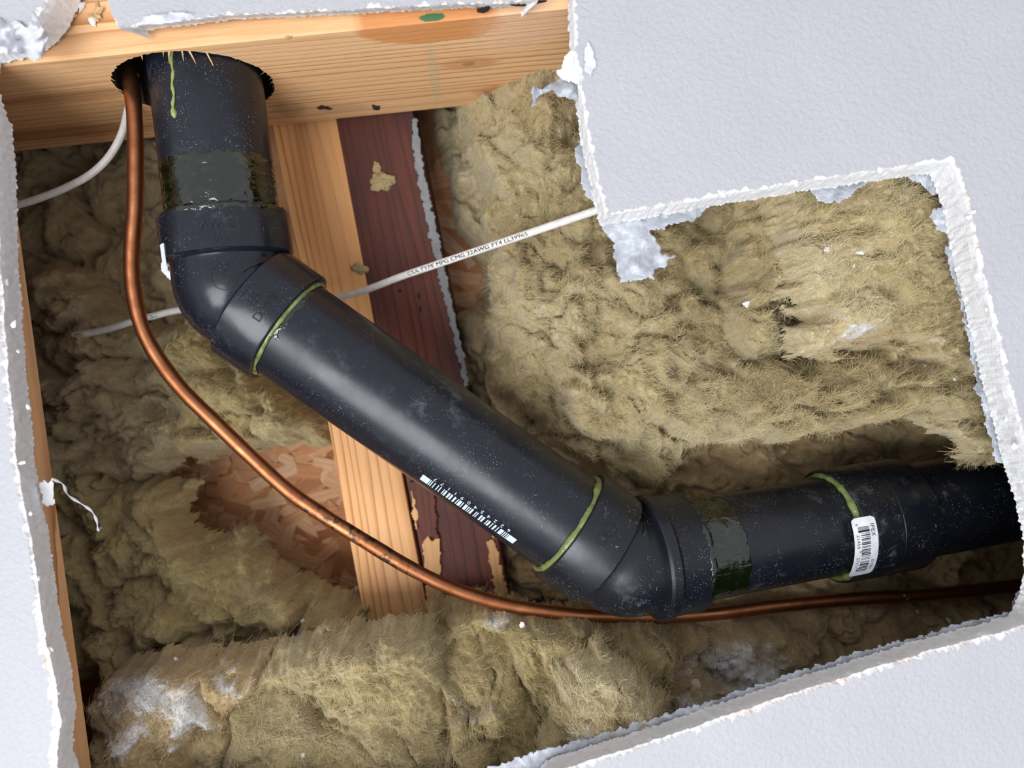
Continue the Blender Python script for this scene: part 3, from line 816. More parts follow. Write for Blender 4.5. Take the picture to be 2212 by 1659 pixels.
# ------------------------------------------------------------------ mineral wool
FIELDS = []
def blur(a, r):
    for ax_ in (0, 1):
        pad = [(0, 0), (0, 0)]; pad[ax_] = (r + 1, r)
        c = np.cumsum(np.pad(a, pad, mode='edge'), axis=ax_)
        n = a.shape[ax_]
        hi = np.take(c, np.arange(n) + 2 * r + 1, axis=ax_); lo_ = np.take(c, np.arange(n), axis=ax_)
        a = (hi - lo_) / (2 * r + 1)
    return a
def wool(name, label, outline, zc, seed, mat, lumps=(), amps=(9, 5, 1.2), cells=(130, 58, 22), warp=44, roll=26, rw=46, step=3.4,
         dust=(), speck=0.0, fibers=0, fray=7, stretch=(1.45, 0.8), ang=None, cut=None):
    xs = np.array([p[0] for p in outline]); ys = np.array([p[1] for p in outline])
    gx, gy = np.meshgrid(np.arange(xs.min() - 20, xs.max() + 20, step), np.arange(ys.min() - 20, ys.max() + 20, step))
    sx = seed * 13.7
    wx = gx + warp * fbm(gx / 120 + sx, gy / 120, seed, 3) + warp * 0.30 * fbm(gx / 34, gy / 34 + sx, seed + 5, 3)
    wy = gy + warp * fbm(gx / 120 - sx, gy / 120 + 3, seed + 11, 3) + warp * 0.30 * fbm(gx / 34 + 5, gy / 34 - sx, seed + 15, 3)
    d = poly_dist(gx + (wx - gx) * 0.30, gy + (wy - gy) * 0.30, outline) + fbm(gx / 42, gy / 42, seed + 21, 3) * fray * 1.3
    num = np.zeros(gx.shape); den = np.zeros(gx.shape)
    for (px, py, z) in zc:
        wgt = 1.0 / ((gx - px) ** 2 + (gy - py) ** 2 + 900.0) ** 1.5
        num += wgt * z; den += wgt
    zb = num / den
    e = np.clip(1 - d / rw, 0, 1)
    h = -roll * e ** 2.0
    for (lx, ly, rx, ry, an, am) in lumps:
        ca, sa = math.cos(math.radians(an)), math.sin(math.radians(an))
        ddx, ddy = wx - lx, wy - ly
        r2 = ((ddx * ca + ddy * sa) / rx) ** 2 + ((ddy * ca - ddx * sa) / ry) ** 2
        h = h + am * np.where(r2 < 1, np.sqrt(np.clip(1 - r2, 0, 1)), 0)
    ang = (seed * 37) % 120 - 60 if ang is None else ang
    ca, sa = math.cos(math.radians(ang)), math.sin(math.radians(ang))
    rxw, ryw = (wx * ca + wy * sa) / stretch[0], (wy * ca - wx * sa) / stretch[1]
    hc = np.zeros(gx.shape)
    for k, (a, c) in enumerate(zip(amps, cells)):
        f1, f2 = worley(rxw / c + sx, ryw / c - sx, seed + 31 + k)
        pil = 1 - np.clip(f1, 0, 1.1) ** 2
        edge = np.clip((f2 - f1) * 3.5, 0, 1)
        mod = 0.55 + 0.75 * np.clip(0.5 + gnoise(gx / (c * 1.6) + k, gy / (c * 1.6), seed + 41 + k), 0, 1)
        if k < 2:
            gm = np.clip(gnoise(gx / (c * 1.1) + 9.3, gy / (c * 1.1) + k, seed + 47 + k) * 2.2 + 0.35, 0, 1)
            hc = hc - (9.0, 4.0)[k] * min(1.0, a / 9.0 if k == 0 else a / 6.0) * gm * np.exp(-((f2 - f1) / (0.075, 0.11)[k]) ** 2)
        hc = hc + blur(a * (1.8 if k == 0 else 1.25) * mod * (pil * 0.95 + (0.2 * edge if k == 0 else 0.0) - 0.6), 2)
    rid = 1 - np.abs(fbm(rxw / 62, ryw / 26, seed + 51, 4)) * 2
    # combed strands that follow a swirling flow
    fx = wx + 70 * fbm(gx / 150 + 3.1, gy / 150 + sx, seed + 81, 2)
    fy = wy + 70 * fbm(gx / 150 - sx, gy / 150 + 8.7, seed + 91, 2)
    fa, fb = fx * ca + fy * sa, fy * ca - fx * sa
    strand = fbm(fa / 95, fb / 13, seed + 61, 3) + 0.5 * fbm(fb / 80 + 7, fa / 16, seed + 66, 2)
    calm = 1 - 0.60 * e ** 1.5
    h = h + (hc + rid * 0.6 + strand * 1.2 + fbm(gx / 9, gy / 9, seed + 67, 2) * 0.25) * calm
    dep = zb - h
    W = Pn(gx.ravel(), gy.ravel(), zb.ravel())
    W[:, 1] = dep.ravel() * MM
    idx = np.arange(gx.size).reshape(gx.shape)
    F = np.stack([idx[:-1, :-1], idx[1:, :-1], idx[1:, 1:], idx[:-1, 1:]], -1).reshape(-1, 4)
    keep = (d.ravel()[F] > 0).sum(1) >= 3
    F = F[keep]
    used = np.unique(F)
    remap = np.full(W.shape[0], -1); remap[used] = np.arange(len(used))
    Vv = W[used]
    org = Vector((float(Vv[:, 0].mean()), float(Vv[:, 1].max()), float(Vv[:, 2].min())))
    me = fast_mesh(name, Vv - np.array(org), remap[F])
    du = np.zeros(gx.shape)
    for (px, py, rx, ry, s) in dust:
        du = np.maximum(du, s * np.exp(-(((wx - px) / rx) ** 2 + ((wy - py) / ry) ** 2)))
    du = du * np.clip(0.75 + h * 0.03, 0.2, 1.2)
    a1 = me.attributes.new('dust', 'FLOAT', 'POINT'); a1.data.foreach_set('value', du.ravel()[used].astype(np.float32))
    a3 = me.attributes.new('flow', 'FLOAT_VECTOR', 'POINT'); a3.data.foreach_set('vector', np.stack([fa.ravel()[used], fb.ravel()[used], dep.ravel()[used] * 3], 1).astype(np.float32).ravel())
    a2 = me.attributes.new('speck', 'FLOAT', 'POINT'); a2.data.foreach_set('value', np.full(len(used), speck, np.float32))
    o = new_obj(name, me, WOOL[mat], None, label, 'insulation')
    o.location = org
    o.matrix_world = Matrix.Translation(org)
    px_, py_, dp_ = proj(Vv)
    FIELDS.append((px_, py_, dp_))
    if fibers:
        q = np.random.RandomState(seed + 99)
        gyz, gxz = np.gradient(dep)
        nrm_x, nrm_y = (gxz / step * 4.6).ravel()[used], (gyz / step * 4.6).ravel()[used]   # slopes mm per mm
        pick = q.choice(len(used), fibers)
        base = Vv[pick]
        gpx, gpy = gx.ravel()[used][pick], gy.ravel()[used][pick]
        dby, dbx = np.gradient(fb)
        th = np.arctan2(dbx.ravel()[used][pick], dby.ravel()[used][pick]) * 1.0 + q.randn(fibers) * 0.55
        L = (1.5 + 5.5 * q.rand(fibers) ** 2) * MM
        bend = q.randn(fibers) * 1.1
        lift = (0.15 + 1.15 * q.rand(fibers) ** 3) * MM
        wd = (0.035 + 0.05 * q.rand(fibers) ** 2) * MM
        nseg = 2
        pts = np.zeros((fibers, nseg + 1, 3)); cur = base.copy()
        a = th.copy()
        sxx, syy = nrm_x[pick], nrm_y[pick]
        for sgi in range(nseg + 1):
            t = sgi / nseg
            p = cur.copy(); p[:, 1] -= lift * math.sin(math.pi * (0.15 + 0.75 * t)) + 0.00005
            pts[:, sgi] = p
            stp = L / nseg
            dx, dz = np.cos(a), np.sin(a)
            sl = np.clip(dx * sxx - dz * syy, -0.9, 0.9)
            cur = cur + np.stack([dx * stp, sl * stp, dz * stp], 1)
            a = a + bend / nseg
        side = np.stack([-np.sin(th), np.zeros(fibers), np.cos(th)], 1) * wd[:, None]
        VV = np.concatenate([pts + side[:, None, :], pts - side[:, None, :]], 1)      # (n, 2*(nseg+1), 3)
        m1 = nseg + 1
        fc = np.array([[k, k + 1, m1 + k + 1, m1 + k] for k in range(nseg)])
        FF = (np.arange(fibers)[:, None, None] * (2 * m1) + fc[None]).reshape(-1, 4)
        fm = fast_mesh('loose_fibers', VV.reshape(-1, 3), FF)
        b1 = fm.attributes.new('dust', 'FLOAT', 'POINT')
        b2 = fm.attributes.new('flow', 'FLOAT_VECTOR', 'POINT')
        b2.data.foreach_set('vector', (VV.reshape(-1, 3) * 4000).astype(np.float32).ravel())
        b1.data.foreach_set('value', np.repeat(du.ravel()[used][pick] * 0.7, 2 * m1).astype(np.float32))
        fo = new_obj('loose_fibers', fm, WOOL[mat], None, kind='stuff')
        fo.parent = o
        fo.matrix_parent_inverse = Matrix.Translation(org).inverted()
    return o

wool('insulation_batt', 'dark grey wool deep at left under the wooden plate', [(-60, 280), (420, 280), (470, 520), (480, 760), (300, 800), (-40, 760)],
     [(60, 400, 440), (200, 500, 436), (350, 420, 442), (350, 620, 436), (120, 650, 430)], 3, 'grey', amps=(8, 6, 1.1), roll=15, speck=0.2, fibers=4000)
wool('insulation_batt', 'crumpled brown-grey wool below the short end of white cable at left', [(20, 600), (160, 560), (240, 620), (330, 700), (440, 690), (500, 780), (480, 880), (440, 960), (360, 1010), (300, 1050), (60, 1060), (40, 800)],
     [(100, 700, 424), (240, 800, 408), (330, 800, 410), (150, 900, 412), (300, 950, 408), (420, 800, 414), (90, 1000, 405)], 8, 'grey',
     lumps=[(240, 830, 95, 80, 20, 12), (170, 640, 80, 55, 15, 9), (330, 950, 70, 90, -20, 10), (130, 960, 90, 60, 10, 8), (395, 770, 60, 70, 0, 8)], amps=(12, 7, 1.1), warp=46, speck=0.25, fibers=16000)
wool('insulation_batt', 'yellowish folded wool between the copper tube and the sloping pipe', [(340, 690), (400, 660), (470, 700), (520, 780), (600, 830), (680, 880), (720, 930), (700, 975), (620, 968), (560, 985), (500, 965), (440, 1000), (390, 1020), (360, 930), (350, 800)],
     [(430, 740, 400), (500, 850, 398), (600, 900, 402), (680, 930, 410), (420, 900, 402), (430, 980, 412)], 14, 'olive',
     lumps=[(430, 740, 60, 50, 0, 9), (490, 840, 60, 75, 0, 8), (610, 900, 85, 50, 25, 9), (430, 960, 55, 60, -30, 9)], amps=(10, 7, 1.1), warp=44, fray=10, speck=0.3, fibers=8000)
wool('insulation_batt', 'grey-green wool bank below the strand board at lower left', [(60, 1030), (200, 1010), (330, 1030), (400, 1060), (390, 1110), (440, 1170), (500, 1150), (560, 1170), (580, 1220), (640, 1250), (680, 1280), (790, 1310), (800, 1390), (700, 1420), (560, 1450), (300, 1480), (130, 1500), (90, 1250)],
     [(150, 1080, 402), (320, 1100, 410), (250, 1200, 398), (420, 1250, 405), (560, 1230, 418), (650, 1330, 405), (740, 1360, 395), (350, 1350, 390), (200, 1380, 382), (550, 1400, 385)], 22, 'olive',
     lumps=[(300, 1120, 100, 75, 10, 11), (400, 1220, 70, 60, 0, 10), (230, 1260, 95, 110, 0, 9), (560, 1260, 80, 60, 0, 9), (430, 1330, 70, 60, 0, 8), (660, 1360, 110, 60, 0, 8)], amps=(11, 6, 1.1), warp=44, fray=10, speck=0.35, fibers=14000)
wool('insulation_batt', 'dark shaded wool in the gap right of the dark board', [(925, 200), (1120, 200), (1120, 720), (1050, 900), (1000, 850), (985, 690), (1040, 640), (1030, 560), (990, 520), (975, 400), (940, 330)],
     [(980, 260, 458), (1060, 400, 445), (1040, 600, 448), (1060, 800, 425)], 28, 'grey', amps=(9, 6, 1.1), roll=14, fibers=2500)
wool('insulation_batt', 'brown wool in the hollow behind and below the black drain pipe', [(1040, 820), (1300, 860), (2300, 830), (2300, 1480), (1900, 1500), (1400, 1420), (1080, 1400), (1075, 1200), (1110, 1100)],
     [(1200, 900, 410), (1500, 1000, 418), (1900, 980, 432), (1200, 1200, 432), (1130, 1300, 425), (1700, 1280, 408), (2000, 1250, 420), (2130, 1240, 424), (2200, 1260, 426), (2150, 1320, 418), (1900, 1390, 402), (2150, 1420, 388), (1350, 1350, 396), (1550, 1380, 390)], 34, 'brown',
     lumps=[(1550, 1010, 150, 60, -8, 9), (2060, 1215, 55, 40, 0, 12), (1750, 1380, 130, 50, -8, 8), (2080, 1350, 120, 45, -10, 10), (1400, 1000, 90, 60, 0, 8)],
     amps=(11, 6, 1.1), warp=46, fibers=36000, step=3.6)
wool('insulation_batt', 'thick tan wool batt between the dark board and the white board tab', [(1005, 130), (985, 250), (1005, 330), (1035, 430), (1062, 520), (1058, 640), (1040, 720), (1020, 770), (1040, 850), (1110, 900), (1190, 985), (1300, 1060), (1400, 1075), (1490, 1020), (1560, 930), (1620, 800), (1600, 560), (1640, 360), (1400, 130)],
     [(1020, 260, 400), (1040, 330, 395), (1150, 300, 366), (1250, 400, 358), (1090, 550, 380), (1200, 700, 358), (1300, 580, 352), (1450, 560, 362), (1540, 520, 374), (1560, 650, 374), (1400, 750, 352), (1060, 780, 405), (1150, 880, 395), (1280, 920, 382), (1450, 900, 358), (1350, 1010, 398), (1590, 600, 380)], 41, 'tan',
     lumps=[(1110, 330, 90, 130, 15, 12), (1200, 370, 80, 140, -10, 9), (1130, 600, 90, 80, 0, 10), (1235, 760, 46, 150, -12, 18), (1340, 640, 120, 70, 20, 10), (1440, 700, 100, 60, -20, 8), (1300, 860, 130, 70, 20, 10), (1440, 800, 110, 55, -20, 10), (1130, 800, 70, 70, 0, 9)],
     amps=(12, 7, 1.1), warp=52, roll=34, rw=60, dust=[(1240, 650, 60, 30, 0.35)], fray=9, step=3.2, fibers=95000)
wool('insulation_batt', 'rounded tan wool lump under the middle of the white board tab', [(1560, 360), (1640, 350), (1690, 440), (1722, 520), (1738, 640), (1748, 760), (1690, 800), (1600, 780), (1556, 700), (1572, 600), (1556, 500)],
     [(1610, 450, 360), (1660, 600, 358), (1640, 730, 354), (1720, 700, 366), (1700, 500, 368)], 47, 'tan',
     lumps=[(1650, 520, 70, 80, 0, 9), (1640, 640, 70, 60, 0, 9), (1620, 730, 70, 55, -10, 10)], amps=(9, 6, 1.1), warp=40, fibers=16000)
wool('insulation_batt', 'pale fluffy wool block filling the opening at upper right', [(1650, 380), (1720, 350), (2260, 280), (2300, 900), (2200, 960), (2100, 860), (1990, 770), (1900, 756), (1860, 764), (1800, 756), (1738, 748), (1728, 700), (1752, 676), (1724, 620), (1716, 540), (1688, 470)],
     [(1720, 450, 328), (1800, 500, 322), (1750, 600, 322), (1950, 500, 324), (2050, 650, 328), (1800, 720, 319), (1950, 720, 332), (2150, 800, 334), (2000, 420, 324)], 53, 'pale',
     lumps=[(1810, 700, 90, 60, -5, 11), (1800, 590, 80, 70, 0, 7), (1950, 560, 120, 80, 20, 7), (2050, 690, 90, 100, 0, 8), (1870, 450, 120, 60, -10, 6), (2010, 480, 90, 70, 0, 6)],
     amps=(6, 4.5, 1.1), warp=50, rw=46, roll=28, fray=16, dust=[(1800, 740, 90, 30, 0.95), (1930, 400, 60, 30, 0.5), (1990, 740, 120, 30, 0.45), (1745, 580, 40, 120, 0.35), (1790, 690, 40, 30, 0.45)], step=3.2, fibers=62000)
wool('insulation_batt', 'overhanging shelf of yellow wool above the coupling with the sticker', [(1400, 880), (1470, 810), (1560, 770), (1700, 775), (1880, 740), (2000, 735), (2250, 760), (2300, 1010), (2180, 1010), (2140, 1006), (2106, 984), (2086, 955), (2050, 930), (1990, 898), (1900, 922), (1800, 945), (1700, 966), (1640, 960), (1590, 965), (1520, 935), (1480, 960), (1430, 930)],
     [(1450, 880, 372), (1500, 870, 362), (1650, 880, 350), (1800, 870, 346), (1800, 790, 360), (1950, 830, 342), (1950, 770, 352), (2060, 880, 336), (2130, 980, 336), (1600, 800, 366)], 59, 'tan',
     lumps=[(1560, 880, 110, 60, 15, 11), (1700, 900, 120, 60, -5, 11), (1880, 860, 130, 65, -10, 10), (2030, 860, 100, 70, 20, 9), (2115, 970, 50, 40, 20, 12), (1640, 820, 120, 40, -5, 8), (1920, 790, 140, 35, 5, 7)],
     amps=(10, 7, 1.1), warp=46, fray=11, dust=[(2000, 770, 120, 30, 0.3)], step=3.2, fibers=56000)
wool('insulation_batt', 'brown wool sprinkled with white dust below the lower elbow', [(1400, 1330), (1560, 1335), (1700, 1360), (1790, 1410), (1740, 1490), (1560, 1560), (1440, 1640), (1380, 1540), (1400, 1440)],
     [(1500, 1380, 384), (1600, 1430, 376), (1480, 1520, 360), (1700, 1430, 380)], 65, 'brown',
     lumps=[(1540, 1400, 110, 50, 10, 8), (1620, 1470, 90, 40, -20, 6)], amps=(8, 5, 1.1), warp=36, dust=[(1600, 1440, 140, 70, 1.0), (1490, 1530, 80, 60, 0.85)], fibers=9000)
wool('insulation_batt', 'lumpy tan wool below the copper tube in the middle', [(900, 1325), (960, 1300), (1080, 1305), (1180, 1330), (1260, 1340), (1340, 1345), (1420, 1345), (1470, 1400), (1480, 1500), (1300, 1640), (1220, 1760), (930, 1780), (950, 1600), (925, 1450)],
     [(950, 1340, 372), (1080, 1340, 368), (1100, 1420, 354), (1050, 1500, 344), (1200, 1420, 362), (1400, 1400, 366), (1430, 1470, 368), (1000, 1620, 338), (1120, 1640, 340), (1280, 1450, 366)], 71, 'olive',
     lumps=[(995, 1520, 75, 75, 0, 13), (1100, 1430, 100, 80, 10, 9), (1050, 1345, 90, 32, 5, 8), (1260, 1420, 70, 80, 0, 9), (1395, 1440, 60, 90, 0, 10), (1010, 1640, 70, 60, 0, 9)],
     amps=(10, 6, 1.1), warp=44, dust=[(1060, 1340, 90, 26, 0.6), (1000, 1490, 60, 60, 0.5)], speck=0.35, step=3.2, fibers=26000)
wool('insulation_batt', 'smooth tan wool batt with a rolled lip at the bottom', [(500, 1480), (570, 1420), (680, 1385), (770, 1372), (880, 1350), (925, 1366), (950, 1420), (970, 1480), (985, 1560), (1000, 1780), (420, 1780), (470, 1600)],
     [(560, 1450, 350), (700, 1410, 343), (850, 1400, 340), (700, 1500, 338), (900, 1550, 340), (650, 1620, 330), (850, 1640, 330)], 77, 'tan',
     lumps=[(740, 1425, 210, 40, -10, 9), (890, 1400, 60, 45, 0, 6), (600, 1580, 140, 110, 0, 6), (830, 1560, 130, 90, 0, 5)], amps=(4.5, 2.6, 1.4), warp=38, speck=0.9, step=3.2, fibers=16000)
wool('insulation_batt', 'wool mound caked with white plaster dust at lower left', [(170, 1520), (220, 1458), (330, 1428), (480, 1428), (570, 1415), (575, 1470), (545, 1540), (520, 1640), (480, 1790), (140, 1790)],
     [(240, 1490, 350), (400, 1470, 344), (350, 1560, 335), (490, 1500, 346), (300, 1650, 330), (480, 1620, 338)], 83, 'brown',
     lumps=[(330, 1520, 130, 70, -10, 8), (470, 1500, 90, 60, -20, 7), (300, 1640, 110, 60, 20, 6)], amps=(5, 4, 1.6), warp=36,
     dust=[(330, 1500, 95, 55, 1.0), (440, 1530, 60, 60, 0.9), (300, 1580, 90, 30, 0.7), (480, 1450, 90, 18, 0.6), (260, 1470, 60, 40, 0.7)], speck=0.7, step=3.2, fibers=9000)
wool('insulation_batt', 'dusty fluffy tuft of wool above the lower board edge', [(1186, 1500), (1200, 1470), (1240, 1428), (1310, 1420), (1370, 1462), (1405, 1500), (1450, 1560), (1420, 1660), (1120, 1740), (1160, 1630), (1205, 1570), (1190, 1530)],
     [(1250, 1460, 330), (1320, 1470, 326), (1280, 1540, 318), (1380, 1550, 320), (1220, 1620, 316), (1320, 1620, 314)], 89, 'pale',
     lumps=[(1270, 1470, 55, 50, 0, 9), (1330, 1520, 60, 50, 0, 9), (1250, 1550, 55, 50, 0, 8), (1370, 1560, 60, 45, 20, 7)], amps=(7, 5, 1.8), warp=36, cells=(90, 40, 18), fray=11,
     dust=[(1250, 1600, 70, 60, 0.85), (1340, 1560, 90, 60, 0.55), (1230, 1520, 50, 50, 0.4)], step=3.0, fibers=22000)

def surface_depth(px, py, r=9):
    best = 1e9
    for X, Y, Dp in FIELDS:
        k = (np.abs(X - px) < r) & (np.abs(Y - py) < r)
        if k.any(): best = min(best, float(np.median(Dp[k])))
    return best if best < 1e8 else 400.0

# ------------------------------------------------------------------ the black drain
RP = 24.15                                      # pipe radius, mm
E1, E2 = P(504, 625, 337), P(1346, 1215, 350)
top = P(437, 100, 334)
dv = (top - E1).normalized()                    # up the vertical pipe
dd = (E2 - E1).normalized()                     # down the sloping pipe
end = P(2085, 1084, 390)
dh = (end - E2).normalized()                    # along the outlet
drain = empty('drain_pipe', E1, 'glossy black plastic drain pipe with two elbows and a coupling', 'pipe')

def cyl_hit(px, py, C, A, r):
    """hit of the photo ray with a cylinder -> along axis, outward direction"""
    o = Vector((0, 0, EYE)); d = (P(px, py, 300) - o).normalized()
    A = A.normalized()
    oc = o - C
    d1 = d - A * d.dot(A); o1 = oc - A * oc.dot(A)
    a, b, c = d1.dot(d1), 2 * d1.dot(o1), o1.dot(o1) - r * r
    disc = max(b * b - 4 * a * c, 0.0)
    t = (-b - math.sqrt(disc)) / (2 * a)
    h = o + d * t
    s = (h - C).dot(A)
    return s, (h - C - A * s).normalized()

def pipe_seg(name, C, A, s0, s1, mat, label=None, n=40):
    path = [C + A * (s0 + (s1 - s0) * i / n) * MM for i in range(n + 1)]
    V, F = sweep(path, [RP * MM] * (n + 1), 72)
    return new_obj(name, mesh(name, V, F, True, 40), mat, drain, label=label)

vpipe = pipe_seg('pipe_section', E1, dv, 12, 175, MAT['abs'], 'upright black pipe through the hole')
spipe = pipe_seg('pipe_section', E1, dd, 12, (E2 - E1).length / MM - 12, MAT['abs'], 'long sloping black pipe')
hpipe = pipe_seg('pipe_section', E2, dh, 12, 118, MAT['absold'], 'short black pipe between elbow and coupling')
opipe = pipe_seg('pipe_section', E2, dh, 130, 290, MAT['absold'], 'scuffed black outlet pipe at right')

def elbow(E, da, db, ha, hb, ridge=False, mat=None, label=None):
    """45 degree socket elbow; sockets run ha/hb = (start, end) mm from the corner"""
    RH, RB = 28.2, 25.0
    pts, rad = [], []
    def sock(d, h, rev):
        seq = [(h[0] - 1.5, RB), (h[0] - 0.4, RB + 0.2), (h[0] + 0.5, RH - 0.9), (h[0] + 1.2, RH), (h[1] - 1.0, RH), (h[1] - 0.3, RH - 0.25), (h[1], RH - 0.9), (h[1], RP + 1.3), (h[1] - 0.8, RP + 0.7), (h[1] - 3.0, RP + 0.15)]
        if ridge and not rev:
            seq = [(h[0] - 7.2, RB), (h[0] - 6.4, RH + 0.2), (h[0] - 5.2, RH + 1.2), (h[0] - 1.4, RH + 1.2), (h[0] - 0.2, RH + 0.3), (h[0] + 0.4, RH)] + seq[4:]
        out = [(E + d * s * MM, r * MM, -d if rev else d) for s, r in seq]
        return out[::-1] if rev else out
    A = sock(da, ha, True)
    a0, b0 = da * (ha[0] - 2.5) * MM, db * (hb[0] - (9.0 if ridge else 2.5)) * MM
    bend = []
    for i in range(1, 10):
        t = i / 10
        p = (1 - t) ** 2 * a0 + t * t * b0
        tg = (-(1 - t) * a0 + t * b0).normalized()
        bend.append((E + p, (RB + 1.0 * math.sin(math.pi * t)) * MM, tg))
    Bq = sock(db, hb, False)
    seq = A + bend + Bq
    V, F = sweep([p for p, r, t in seq], [r for p, r, t in seq], 72, cap=False, tans=[t for p, r, t in seq])
    return new_obj('elbow_fitting', mesh('elbow_fitting', V, F, True, 28), mat, drain, label=label)
el1 = elbow(E1, dv, dd, (13.0, 33.0), (9.5, 30.5), mat=MAT['absfit'], label='upper black elbow with moulded lettering')
el2 = elbow(E2, -dd, dh, (9.5, 32.0), (18.0, 33.5), ridge=True, mat=MAT['absold'], label='lower black elbow with a shiny ridge')

# coupling
def coupling():
    s0, _ = cyl_hit(1782, 1136, E2, dh, RP * MM)
    s1 = 152.0; s0 = 109.5
    for ps in ((1782, 1136), (1957, 1108)):
        pass
    RH = 28.3
    seq = [(s0 + 4, RP + 0.15), (s0 + 0.8, RP + 0.8), (s0, RP + 1.5), (s0, RH - 0.7), (s0 + 0.5, RH - 0.1), (s0 + 1.2, RH), (s0 + 20.4, RH), (s0 + 20.6, RH - 0.18), (s0 + 21.2, RH - 0.18), (s0 + 21.4, RH), (s1 - 1.2, RH), (s1 - 0.4, RH - 0.3), (s1, RH - 1.0), (s1, RP + 0.2), (s1 - 3, RP + 0.1)]
    V, F = sweep([E2 + dh * s * MM for s, r in seq], [r * MM for s, r in seq], 72, cap=False, tans=[dh] * len(seq))
    return new_obj('coupling', mesh('coupling', V, F, True, 28), MAT['absold'], drain, label='black coupling with a white barcode sticker'), s0, s1
cpl, CS0, CS1 = coupling()

def ring(name, C, A, s, r, tube, mat, seed, parent, amp=0.35, arc=None, label=None):
    """uneven bead of cement round a joint"""
    A = A.normalized()
    R0 = Vector((0, -1, 0)); R0 = (R0 - A * R0.dot(A)).normalized()
    T = A.cross(R0)
    n, V, F = 160, [], []
    for i in range(n):
        ph = 2 * math.pi * i / n
        nz = float(fbm(np.array([math.cos(ph) * 3 + seed]), np.array([math.sin(ph) * 3]), seed, 4)[0])
        tb = tube * max(0.25, 1 + amp * 2 * nz)
        rad = R0 * math.cos(ph) + T * math.sin(ph)
        for k in range(10):
            b = 2 * math.pi * k / 10
            V.append(C + A * (s * MM + math.cos(b) * tb * MM * 1.15) + rad * (r * MM + math.sin(b) * tb * MM * 0.9))
    for i in range(n):
        for k in range(10):
            F.append((i * 10 + k, ((i + 1) % n) * 10 + k, ((i + 1) % n) * 10 + (k + 1) % 10, i * 10 + (k + 1) % 10))
    return new_obj(name, mesh(name, V, F), mat, parent, label=label)
ring('cement_bead', E1, dv, 33.0, RP + 0.6, 1.0, MAT['smear'], 4, vpipe)
ring('cement_bead', E1, dd, 30.7, RP + 0.6, 1.0, MAT['cement'], 6, spipe, 0.2)
sl = (E2 - E1).length / MM
ring('cement_bead', E1, dd, sl - 32.2, RP + 0.6, 1.6, MAT['bead'], 9, spipe, 0.22, label='green cement bead')
ring('cement_bead', E2, dh, 33.6, RP + 0.4, 1.5, MAT['smear'], 12, hpipe)
ring('cement_bead', E2, dh, CS0 - 0.3, RP + 1.1, 1.7, MAT['bead'], 15, hpipe, 0.22, label='green cement bead')

def cyl_patch(name, C, A, r, s0, s1, p0, p1, R0, mat, parent, seed, mask=None, thick=0.35, ns=70, npn=110, label=None, frag=0.30):
    """ragged film of cement lying on a pipe; s along, p angle about A from R0"""
    A = A.normalized(); T = A.cross(R0)
    S, Ph = np.meshgrid(np.linspace(s0, s1, ns), np.linspace(p0, p1, npn), indexing='ij')
    u, v = (S - s0) / (s1 - s0), (Ph - p0) / (p1 - p0)
    d = np.minimum(np.minimum(u, 1 - u) * (s1 - s0), np.minimum(v, 1 - v) * (p1 - p0) * r)
    d = d + fbm(S / 3.0 + seed, Ph * r / 4.0, seed, 4) * frag * 6 - frag * 3.0
    if mask is not None: d = np.minimum(d, mask(S, Ph))
    hgt = thick * np.clip(d / 1.2, 0, 1) ** 0.5 * (0.75 + 0.5 * np.clip(fbm(S / 4 + 3, Ph * r / 9, seed + 4, 2) + 0.5, 0, 1))
    rr = (r + 0.02 + hgt) * MM
    a, R0n, Tn, Cn = np.array(A), np.array(R0), np.array(T), np.array(C)
    W = Cn + a * (S[..., None] * MM) + rr[..., None] * (R0n * np.cos(Ph)[..., None] + Tn * np.sin(Ph)[..., None])
    idx = np.arange(S.size).reshape(S.shape)
    F = np.stack([idx[:-1, :-1], idx[:-1, 1:], idx[1:, 1:], idx[1:, :-1]], -1).reshape(-1, 4)
    F = F[(d.ravel()[F] > 0).sum(1) >= 3]
    used = np.unique(F)
    remap = np.full(S.size, -1); remap[used] = np.arange(len(used))
    me = fast_mesh(name, W.reshape(-1, 3)[used], remap[F])
    o = new_obj(name, me, mat, parent, label=label)
    return o
def facing(C, A):
    r0 = (Vector((0, 0, EYE)) - C); A = A.normalized()
    return (r0 - A * r0.dot(A)).normalized()
Rv = facing(E1, dv)
cyl_patch('cement_smear', E1, dv, RP, 33.0, 56.0, -1.75, 1.75, Rv, MAT['smear'], vpipe, 3, label='wet dark green cement smear', frag=0.22)
Rh = facing(E2, dh)
cyl_patch('cement_smear', E2, dh, RP, 33.5, 53.0, -1.7, 1.45, Rh, MAT['smear'], hpipe, 5, label='wet dark green cement smear', frag=0.22)
Rs = facing(E1, dd)
cyl_patch('cement_smear', E1, dd, RP, 30.0, 34.5, -0.9, 0.3, Rs, MAT['smear'], spipe, 6, thick=0.3, frag=0.2)
cyl_patch('cement_smear', E1, dv, 28.2, 30.0, 33.2, -0.75, 1.2, Rv, MAT['smear'], el1, 16, thick=0.25, frag=0.25)
cyl_patch('cement_smear', E2, dh, 28.2, 30.2, 33.8, -1.2, 1.0, Rh, MAT['smear'], el2, 18, thick=0.3, frag=0.25)
